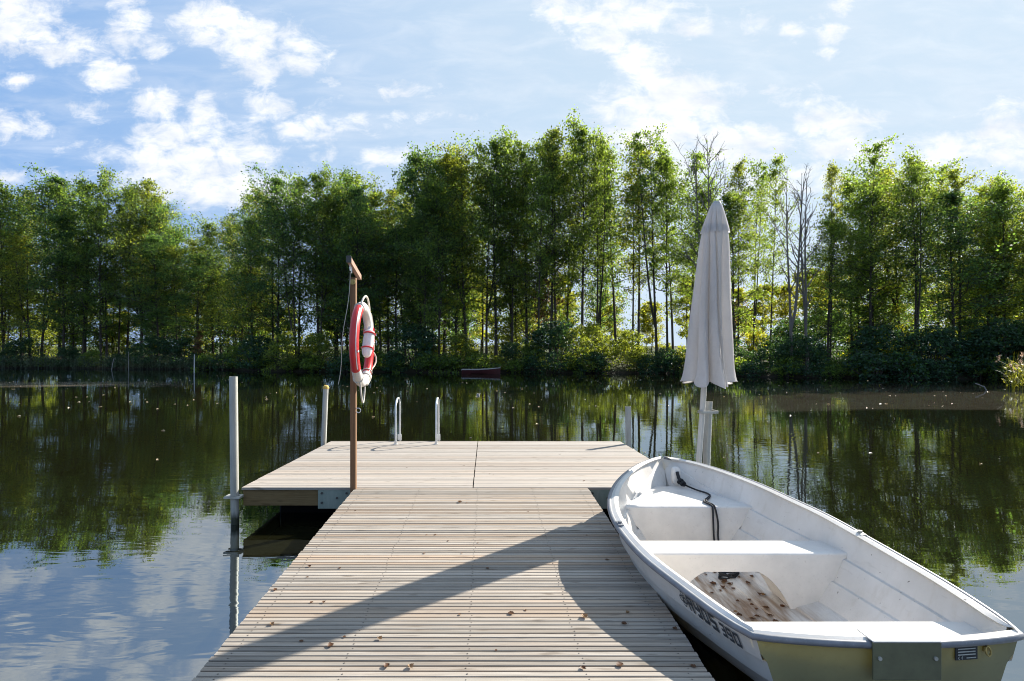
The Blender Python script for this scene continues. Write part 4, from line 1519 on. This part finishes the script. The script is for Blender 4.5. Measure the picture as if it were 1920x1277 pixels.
# rim between outer and inner skins: a flange about 45 mm wide, rolled in
def rim(side_):
    outer = []
    inner = []
    for d in DS:
        c, pts = section(d, 0)
        x, z = pts[-1]
        outer.append((c + side_ * x, d, z))
        di = min(max(d, 3.11), inn_d[-1])
        c2, p2 = section(di, 0.030)
        w = 0.036 * min(1.0, (d - 3.06) / 0.16)
        inner.append((c2 + side_ * max(0.0, p2[-1][0] - w), di - (0.03 if d > 6.4 else 0), p2[-1][1] + 0.004))
    return outer, inner
for s_ in (-1, 1):
    o_, i_ = rim(s_)
    low = [(p[0] + s_ * 0.020, p[1], p[2] - 0.022) for p in i_]
    mid = [((a[0] + c_[0]) / 2, (a[1] + c_[1]) / 2, max(a[2], c_[2]) + 0.010) for a, c_ in zip(o_, i_)]
    hb_.grid([o_, mid, i_, low], flip=(s_ < 0))
# transom: bowed plate closing the stern, with two thickness faces
c0_, p0_ = section(3.06, 0)
left = [(-x, z) for (x, z) in reversed(p0_)]
right = [(x, z) for (x, z) in p0_[1:]]
prof_t = left + right
hbw = p0_[-1][0]
def transom_rows(dy, k):
    rows = []
    nrow = 10
    half = p0_
    for i in range(nrow + 1):
        zt = p0_[0][1] + (p0_[-1][1] - p0_[0][1]) * i / nrow
        # half width at this height
        xw = lerp_table([(z, x) for (x, z) in half], zt)
        rows.append([(c0_ + xw * u * k, 3.06 + dy + bulge(u, zt) * (0.4 + 0.6 * i / nrow), zt) for u in [-1 + j / 12.0 for j in range(25)]])
    return rows
tb_ = MB()
tb_.grid(transom_rows(0.0, 1.0), flip=False)
tb_.grid(transom_rows(0.045, 0.985), flip=True)
tr0, tr1 = transom_rows(0.0, 1.0)[-1], transom_rows(0.045, .985)[-1]
hb_.grid([tr0, [(a[0], (a[1] + c_[1]) / 2, a[2] + .012) for a, c_ in zip(tr0, tr1)], tr1], flip=True)
hull = hb_.build('hull', M['gel'], boat, smooth=38)
tb_.build('transom', M['transom'], boat, smooth=38)

# rubber rail round the gunwale and the stern
b = MB()
pathp = []
for d in reversed(DS):
    c, pts = section(d)
    pathp.append(Vector((c - pts[-1][0] - 0.010, d, pts[-1][1] - 0.012)))
tr = transom_rows(0, 1.0)[-1]
corner = [Vector((p[0], p[1] - .008, p[2] - 0.012)) for p in tr]
corner[0] += Vector((-.004, .004, 0)); corner[-1] += Vector((.004, .004, 0))
pathp += corner[1:-1]
for d in DS:
    c, pts = section(d)
    pathp.append(Vector((c + pts[-1][0] + 0.010, d, pts[-1][1] - 0.012)))
b.tube(pathp, 0.0195, 10)
b.build('rub_rail', M['rubber'], boat, smooth=50)
# dark joint line between rail and flange is the shadow gap of the rail itself

def floor_z(d, x):
    c, pts = section(d, 0.030)
    return lerp_table([(p[0], p[1]) for p in sorted(pts)], abs(x - c))
def inner_half(d, z):
    c, pts = section(d, 0.030)
    return c, lerp_table([(p[1], p[0]) for p in sorted(pts, key=lambda q: q[1])], z)

def seat_block(name, d0, d1, zt, arch=None, sag=0.0, ndiv=26, lip=0.006):
    """moulded box bench: top at zt from d0 (near) to d1 (far), closed down to the hull; arch = (x0,x1,ztop) opening in the near face"""
    b = MB()
    dn = [d0 + (d1 - d0) * k / 5.0 for k in range(6)]
    top = []
    for d in dn:
        c, h = inner_half(d, zt)
        h += 0.004
        top.append([(c - h + 2 * h * j / ndiv, d, zt) for j in range(ndiv + 1)])
    # rounded front edge
    c, h = inner_half(d0, zt)
    h += 0.004
    r = 0.014
    edge = []
    for (dy, dz) in ((-0.004, -0.002), (-0.009, -0.007), (-0.011, -0.014)):
        edge.append([(c - h + 2 * h * j / ndiv, d0 + dy, zt + dz) for j in range(ndiv + 1)])
    b.grid(list(reversed(edge)) + top)
    def face(d, near):
        nz = 14
        rows = []
        for i in range(nz + 1):
            row = []
            for j in range(ndiv + 1):
                x = c - h + 2 * h * j / ndiv
                zf = floor_z(d, x) - 0.004
                if arch and arch[0] <= x <= arch[1]:
                    zf = max(zf, arch[2](x))
                zz = zt - 0.014
                zf = min(zf, zz)
                row.append((x + 0, d, zf + (zz - zf) * i / nz))
            rows.append(row)
        return rows
    b.grid(face(d0 - 0.011, True))
    fr = face(d1, False)
    b.grid(fr, flip=True)
    if arch:
        # soffit of the tunnel
        xs = [arch[0] + (arch[1] - arch[0]) * j / 16.0 for j in range(17)]
        r0 = [(x, d0 - 0.011, max(arch[2](x), floor_z(d0, x))) for x in xs]
        r1 = [(x, d1, max(arch[2](x), floor_z(d1, x))) for x in xs]
        b.grid([r0, r1], flip=True)
    return b.build(name, M['seat'], boat, smooth=40)
seat_block('bow_seat', 5.42, 6.22, 0.545)
def arch_z(x):
    u = (x - 1.80) / 0.42
    return 0.355 - 0.27 * max(0.0, abs(u) ** 3.0 - 0.10)
seat_block('middle_bench', 4.32, 4.60, 0.490, arch=(1.36, 2.24, arch_z), ndiv=60)
seat_block('stern_bench', 3.10, 3.36, 0.425)

# motor pad hung over the transom, rating plate, towing eye
b = MB()
tc_ = c0_ + 0.02
b.box(tc_ - .172, tc_ + .172, 2.940, 2.952, 0.325, 0.512)
mp = b.build('motor_plate', M['motorplate'], boat, bevel=0.003)
b = MB()
b.box(tc_ - .172, tc_ + .172, 2.938, 3.075, 0.513, 0.521)
b.build('top_flange', M['seat'], mp, bevel=0.003)
for sx_ in (-.14, .14):
    b = MB()
    b.tube([(tc_ + sx_, 2.940, .435), (tc_ + sx_, 2.932, .435)], 0.010, 10)
    b.build('screw', M['galv'], mp, smooth=40)
b = MB()
rx0, rz0 = c0_ + 0.30, .398
def rp(x, z, dy):
    u = (x - c0_) / hbw
    return (x, 3.06 + bulge(u, z) * 0.95 + dy, z)
for (x0, x1, z0, z1, dy, mi) in [(rx0, rx0 + .125, rz0, rz0 + .082, -.006, 0)] + \
        [(rx0 + .012, rx0 + .112, rz0 + .068 - .0145 * k, rz0 + .074 - .0145 * k, -.0075, 1) for k in range(4)] + \
        [(rx0 + .06, rx0 + .115, rz0 + .008, rz0 + .013, -.0075, 1)]:
    if mi == 0:
        v = [rp(x0, z0, dy), rp(x1, z0, dy), rp(x1, z1, dy), rp(x0, z1, dy), rp(x0, z0, .0), rp(x1, z0, .0), rp(x1, z1, .0), rp(x0, z1, .0)]
        b.add(v, [(0, 1, 2, 3), (4, 7, 6, 5), (0, 4, 5, 1), (1, 5, 6, 2), (2, 6, 7, 3), (3, 7, 4, 0)], 0)
    else:
        b.add([rp(x0, z0, dy), rp(x1, z0, dy), rp(x1, z1, dy), rp(x0, z1, dy)], [(0, 1, 2, 3)], 1)
# the CE mark
def arc_strip(cx, cz, r, a0, a1, w):
    n = 10
    for k in range(n):
        aa, ab = R(a0 + (a1 - a0) * k / n), R(a0 + (a1 - a0) * (k + 1) / n)
        b.add([rp(cx + (r - w) * math.cos(aa), cz + (r - w) * math.sin(aa), -.0076), rp(cx + r * math.cos(aa), cz + r * math.sin(aa), -.0076),
               rp(cx + r * math.cos(ab), cz + r * math.sin(ab), -.0076), rp(cx + (r - w) * math.cos(ab), cz + (r - w) * math.sin(ab), -.0076)], [(0, 1, 2, 3)], 1)
arc_strip(rx0 + .022, rz0 + .012, .008, 90, 270, .003)
arc_strip(rx0 + .04, rz0 + .012, .008, 90, 270, .003)
b.add([rp(rx0 + .034, rz0 + .0107, -.0076), rp(rx0 + .04, rz0 + .0107, -.0076), rp(rx0 + .04, rz0 + .0133, -.0076), rp(rx0 + .034, rz0 + .0133, -.0076)], [(0, 1, 2, 3)], 1)
b.build('rating_plate', [M['plate_black'], M['plate_ink']], boat)
b = MB()
ex, ez = c0_ + 0.475, 0.452
yb_ = rp(ex, ez, 0)[1]
b.obox((ex, yb_ - .004, ez), (.014, 0, 0), (0, .004, 0), (0, 0, .018))
b.tube([(ex + .012 * math.sin(a), yb_ - .012 - .012 * abs(math.sin(a * .5)), ez - .012 + .022 * math.cos(a)) for a in [k * 2 * math.pi / 16 for k in range(16)]], .005, 6, closed=True)
b.build('towing_eye', M['brass'], boat, smooth=50)

# rowlock plates on the gunwale
for (d, s_) in ((4.45, -1), (4.28, 1)):
    c, pts = section(d)
    x, z = c + s_ * (pts[-1][0] - 0.012), pts[-1][1] + 0.006
    b = MB()
    for k in range(1):
        b.obox((x, d, z + .004), (.022, 0, 0), (0, .045, 0.003), (0, 0, .005))
    b.tube([(x, d, z + 0.005), (x, d, z + 0.022)], 0.016, 12)
    b.tube([(x, d, z + 0.022), (x, d, z + 0.0225)], 0.011, 12)
    b.build('rowlock_plate', M['rubber'] if s_ < 0 else M['galv'], boat, smooth=40, bevel=.002)

# bow eye plate on the inside of the stem
cB, hB = inner_half(6.22, 0.67)
ep = Vector((cB + hB * 0.02 + 0.07, 6.235, 0.655))
b = MB()
rows = []
for (k, dy) in ((1.0, 0.03), (0.95, -0.012), (0.8, -0.02), (0.0, -0.022)):
    row = []
    for j in range(20):
        a = 2 * math.pi * j / 20
        ca, sa = math.cos(a), math.sin(a)
        px_ = 0.046 * math.copysign(abs(ca) ** .6, ca) * k
        pz_ = 0.092 * math.copysign(abs(sa) ** .6, sa) * k
        row.append((ep.x + px_, ep.y + dy, ep.z + pz_))
    rows.append(row)
b.grid(rows, closed_u=True, flip=True)
b.build('bow_eye_pad', M['seat'], boat, smooth=50)

# lettering on the left topside
GLY = {
    'R': [(0, 0, .26, 1), (.26, .78, 1, 1), (.74, .5, 1, .78), (.26, .42, .9, .6), (.62, 0, .92, .42)],
    'Y': [(0, .4, .26, 1), (.74, 0, 1, 1), (.26, .4, .74, .6), (.2, 0, .74, .2)],
    'D': [(0, 0, .26, 1), (.26, .8, .85, 1), (.26, 0, .85, .2), (.74, .12, 1, .88)],
    'S': [(0, .8, 1, 1), (0, .5, .26, .8), (0, .4, 1, .6), (.74, .2, 1, .4), (0, 0, 1, .2)],
    '3': [(0, .8, 1, 1), (.74, 0, 1, .8), (.2, .4, .74, .6), (0, 0, .74, .2)],
    '9': [(0, .8, 1, 1), (.74, 0, 1, .8), (0, .4, .26, .8), (.26, .4, .74, .58), (0, 0, .74, .2)],
    '0': [(0, 0, .26, 1), (.74, 0, 1, 1), (.26, .8, .74, 1), (.26, 0, .74, .2)],
}
b = MB()
def hull_left(d, z, off=0.0025):
    c, pts = section(d)
    tab = sorted([(p[1], p[0]) for p in pts])
    x = lerp_table(tab, z)
    return Vector((c - x - off, d, z))
def letter(ch, d0, w, z0_, h, slope):
    for (x0, y0, x1, y1) in GLY[ch]:
        nx, ny = 4, 3
        off_ = 0.0075 + 0.0004 * (len(b.f) % 3)
        for i in range(nx):
            xa, xb = x0 + (x1 - x0) * i / nx, x0 + (x1 - x0) * (i + 1) / nx
            for k in range(ny):
                ya, yb = y0 + (y1 - y0) * k / ny, y0 + (y1 - y0) * (k + 1) / ny
                q = []
                for (xx, yy) in ((xa, ya), (xb, ya), (xb, yb), (xa, yb)):
                    d = d0 - xx * w + yy * h * 0.12
                    q.append(hull_left(d, smooth_table(T_Z, d) - z0_ + yy * h, off_))
                b.add(q, [(0, 1, 2, 3)])
cur = 3.525
for ch in 'RYDS':
    letter(ch, cur, 0.047, 0.142, 0.095, 0)
    cur -= 0.061
cur -= 0.016
for ch in '390':
    letter(ch, cur, 0.033, 0.136, 0.072, 0)
    cur -= 0.043
b.build('lettering', M['logo'], boat)
b = MB()
# round emblem: three linked rings
for (ox, oz, r) in ((0.0, .090, .016), (0.015, .052, .021), (-0.015, .052, .021), (0.0, .020, .014)):
    n = 14
    for k in range(n):
        a0, a1 = 2 * math.pi * k / n, 2 * math.pi * (k + 1) / n
        q = []
        for (rr_, a) in ((r, a0), (r, a1), (r * .58, a1), (r * .58, a0)):
            d = 3.565 - (ox + rr_ * math.cos(a))
            q.append(hull_left(d, smooth_table(T_Z, d) - .146 + oz * .92 + rr_ * math.sin(a), 0.0085))
        b.add(q, [(0, 1, 2, 3)])
b.build('emblem', M['logo'], boat)

# black mooring rope in the boat
b = MB()
e0 = ep + Vector((0, -0.028, 0.045))
pts = [e0, e0 + Vector((0.004, -0.03, -0.05)), e0 + Vector((0.02, -0.05, -0.09))]
b.tube(pts, 0.018, 8)
st_ = pts[-1]
def rope_run(dx, wob):
    P = [st_, Vector((st_.x + .035, st_.y - .06, .585)), Vector((st_.x + .10, 6.00, .563)), Vector((st_.x + .17, 5.80, .558)), Vector((2.06 + dx, 5.56, .557)), Vector((2.075 + dx, 5.43, .556)), Vector((2.08 + dx, 5.395, .53)),
         Vector((2.085 + dx * 1.3 + wob, 5.39, .40)), Vector((2.09 + dx * 1.6, 5.385, .25)), Vector((2.11 + dx * 2, 5.36, .12)), Vector((2.12 + dx * 2, 5.25, .02))]
    out_ = []
    for i in range(len(P) - 1):
        for k in range(5):
            s = k / 5.0
            p_1, p0, p1, p2 = P[max(0, i - 1)], P[i], P[i + 1], P[min(len(P) - 1, i + 2)]
            out_.append(0.5 * ((2 * p0) + (p1 - p_1) * s + (2 * p_1 - 5 * p0 + 4 * p1 - p2) * s * s + (-p_1 + 3 * p0 - 3 * p1 + p2) * s ** 3))
    out_.append(P[-1])
    return out_
b.tube(rope_run(0.0, 0.0), 0.0085, 7)
b.tube(rope_run(0.024, 0.012), 0.0085, 7)
for (kx, ky, kz, r) in ((.02, -.05, -.09, .027), (.038, -.075, -.108, .022)):
    k0 = e0 + Vector((kx, ky, kz))
    b.tube([k0 + Vector((r * math.cos(a), .012 * math.sin(2 * a), r * .8 * math.sin(a))) for a in [j * 2 * math.pi / 12 for j in range(12)]], 0.012, 7, closed=True)
coil = []
for k in range(60):
    a = k * 0.42
    coil.append(Vector((2.06 + (0.075 + .012 * math.sin(k * 1.7)) * math.cos(a), 4.99 + (0.055 + .01 * math.cos(k * 2.3)) * math.sin(a), 0.03 + 0.0012 * k + .006 * math.sin(k))))
b.tube([Vector((2.12, 5.25, .035)), Vector((2.14, 5.1, .035))] + coil, 0.010, 6)
tag(b.build('mooring_rope', M['rope_black'], smooth=60), 'black mooring rope lying doubled over the bow seat of the white boat', 'rope')

# ------------------------------------------------------------------ fallen leaves, each its own object
def leaf_mesh(seed, curl, n=7):
    rnd = random.Random(seed)
    mb = MB()
    rows = []
    for i in range(n):
        s = i / (n - 1.0)
        w = math.sin(s * math.pi) ** 0.7 * (0.42 + 0.06 * math.sin(s * 22 + seed))
        row = []
        for j in range(5):
            t_ = (j - 2) / 2.0
            z = 0.02 + curl * (0.35 * t_ * t_ * w * 2 + 0.5 * (s - .5) ** 2) + rnd.uniform(-.03, .03)
            row.append((s - .5, t_ * w, max(0.004, z)))
        rows.append(row)
    mb.grid(rows)
    mb.tube([(0.48, 0, .03 + curl * .12), (0.62, 0.03, .05 + curl * .2), (0.8, 0.07, .03)], [.02, .014, .008], 4)
    return mb
LEAFM = []
for k in range(5):
    o = leaf_mesh(k, [0.5, 0.9, 0.3, 1.2, 0.7][k]).build('leaf', M['dry_leaf'] if k != 3 else M['dry_pale'], smooth=60)
    LEAFM.append(o.data)
    bpy.data.objects.remove(o)
def leaf_at(x, y, z, size, k, label, group, rz=None, tilt=0.0):
    o = bpy.data.objects.new('fallen_leaf', LEAFM[k])
    COL.objects.link(o)
    o.location = (x, y, z + 0.003)
    o.rotation_euler = (tilt, 0, random.uniform(0, 6.28) if rz is None else rz)
    size *= 0.56
    o.scale = (size, size, size)
    tag(o, label, 'leaf', group)
def walk_d(py):
    return 1.7736 / ((py - 660) / 1100.0 + 0.0318)
DECK_LEAVES = [  # picture place, size, shape, own label or None
    (862, 942, .085, 1, 'biggest brown leaf near the far end of the walkway'), (875, 943, .035, 0, None), (1230, 943, .03, 2, None), (666, 958, .035, 0, None),
    (800, 1003, .03, 0, None), (816, 1003, .045, 2, None), (840, 1015, .03, 0, None), (795, 1038, .045, 2, None), (866, 1038, .035, 0, None), (896, 1018, .03, 2, None),
    (580, 1063, .06, 1, 'dark curled leaf close to the left edge halfway along the walkway'), (637, 1066, .04, 0, None), (576, 1083, .04, 0, None), (516, 1107, .06, 1, 'folded leaf at the very left edge of the walkway'),
    (584, 1130, .045, 2, None), (607, 1130, .05, 1, None), (510, 1172, .06, 3, 'pale leaf with a long shadow near the left edge in the foreground'),
    (620, 1212, .075, 1, 'dark brown leaf on the edge of the long shadow'), (646, 1195, .04, 0, None), (565, 1203, .05, 2, None), (712, 1199, .06, 3, 'pale thin leaf just right of the long shadow'),
    (914, 1066, .05, 2, 'leaf inside the long shadow in the middle of the walkway'), (958, 1151, .075, 0, 'brown leaf in the middle of the sunlit foreground slats'), (985, 1145, .04, 2, None), (862, 1153, .04, 0, None),
    (1096, 1158, .085, 3, 'pale curled leaf on the sunny slats left of the boat shadow'), (1177, 1150, .05, 3, 'small pale leaf beside the edge of the boat shadow'), (1170, 1171, .065, 1, 'u shaped curled leaf beside the edge of the boat shadow'),
    (725, 1250, .075, 1, 'curled brown leaf at the front of the walkway'), (770, 1252, .07, 3, 'pale shrivelled leaf at the front of the walkway'), (1093, 1254, .06, 1, 'thin twisted brown leaf in the right foreground'),
    (1162, 1248, .085, 0, 'broad dark leaf in the right foreground near the boat shadow'), (1138, 1050, .055, 2, 'dark leaf in the shade beside the boat'), (1265, 1180, .06, 1, 'curled leaf on the shaded slat ends beside the boat'),
    (930, 1220, .03, 2, None), (1100, 1004, .03, 2, None), (990, 960, .03, 0, None), (780, 915 + 12, .025, 2, None), (1300, 1250, .06, 2, 'dark twig like leaf in the shade at the right front slats'),
]
for (px, py, s, k, lab) in DECK_LEAVES:
    d = walk_d(py)
    x = ptdir(px) * d
    if not (WX0 < x < WX1):
        x = min(max(x, WX0 + .02), WX1 - .02)
    leaf_at(x, d, walk_z(d), s, k, lab or 'small dry brown leaf lying on the walkway slats', 'fallen leaves on the walkway' if lab else 'small leaves on the walkway', tilt=0.0)
rnd = random.Random(4)
for (px, py, s, k, lab) in [(1095, 902, .06, 0, 'small red brown leaf on the platform near the boat bow'), (763, 877, .035, 2, None), (870, 873, .045, 0, None), (918, 889, .035, 2, None), (925, 891, .035, 0, None), (668, 863, .03, 0, None), (1050, 852, .05, 2, None)]:
    d = 1.4547 / ((py - 660) / 1100.0 - 0.01545)
    leaf_at(ptdir(px) * d, d, deck_z(d), s, k, lab or 'tiny dry leaf lying on the platform planks', 'leaves on the platform')
# leaves lying in the bottom of the boat
for i in range(34):
    d = rnd.uniform(4.15, 5.1)
    x = 1.98 + rnd.gauss(0.0, 0.13)
    big = i < 4
    leaf_at(x, d, floor_z(d, x) + .002, rnd.uniform(.05, .085) if not big else rnd.uniform(.085, .11), rnd.choice([0, 1, 1, 2, 3]),
            'wet brown leaf lying on the stained floor of the white boat', 'leaves in the boat')

# ------------------------------------------------------------------ small far things
def shore_boat():
    p = 902
    d = 53.3
    t = thing('red_rowing_boat', (ptdir(p) * d, d, 0), 'old red rowing boat tied up under the far bank', 'boat')
    cx = ptdir(p) * d
    L = 3.5
    b = MB()
    rows = []
    for i in range(15):
        s = i / 14.0
        w = 0.62 * (0.55 + 0.45 * math.sin(min(1, s * 1.5 + .25) * math.pi * .5)) * (1 - max(0, s - .55) ** 2 * 4.6)
        w = max(w, 0.02)
        zg = 0.34 + 0.32 * max(0, s - .4) ** 1.5 + 0.02
        x = cx - L / 2 + L * s
        rows.append([(x, d - w, zg), (x, d - w * .85, zg * .45), (x, d - w * .5, -.08), (x, d + w * .5, -.08), (x, d + w * .85, zg * .45), (x, d + w, zg)])
    b.grid(rows)
    b.add(rows[0], [tuple(range(6))])
    inn_ = [[(q[0] + .03, d + (q[1] - d) * .93, q[2] + (.05 if q[2] < .3 else 0)) for q in r] for r in rows[:-1]]
    b.grid(inn_, flip=True)
    b.build('hull', M['red_boat'], t, smooth=50)
    g = MB()
    for k in (0, 5):
        g.tube([Vector(r[k]) + Vector((0, 0, .02)) for r in rows], 0.045, 6)
    g.tube([rows[0][0], rows[0][5]], .05, 6)
    g.build('gunwale', M['grey_wood'], t, smooth=50)
    g = MB()
    for s in (3, 7):
        r = rows[s]
        g.box(r[0][0] - .12, r[0][0] + .12, r[1][1], r[4][1], r[0][2] - .14, r[0][2] - .11)
    g.build('bench', M['grey_wood'], t)
shore_boat()
def stake(p, d, x_lean, z1, r, mat, label, name, cat):
    b = MB()
    x = ptdir(p) * d
    b.tube([(x, d, -.6), (x + x_lean * .5, d, z1 * .5), (x + x_lean, d, z1)], [r, r * .95, r * .8], 8)
    tag(b.build(name, mat, smooth=40), label, cat)
stake(364, 54, 0.02, 1.75, .042, M['white_stake'], 'white stake standing in the water below the rusty sapling', 'stake', 'stake')
stake(241, 64, 0.0, 2.0, .025, M['grey_wood'], 'thin grey stick standing in the left reed fringe', 'stick', 'stick')
stake(208, 64.5, 0.35, 1.3, .035, M['grey_wood'], 'slanting grey branch sticking out of the left reeds', 'branch', 'branch')
stake(896, 26.5, 0.01, 0.09, .075, M['grey_wood'], 'short cut wooden stub just above the water in front of the red boat', 'stump', 'stump')
stake(1862, 30.2, -.9, 0.35, .03, M['grey_wood'], 'pale broken reed stalk leaning over the water beside the reed clump', 'reed_stalk', 'reed stalk')
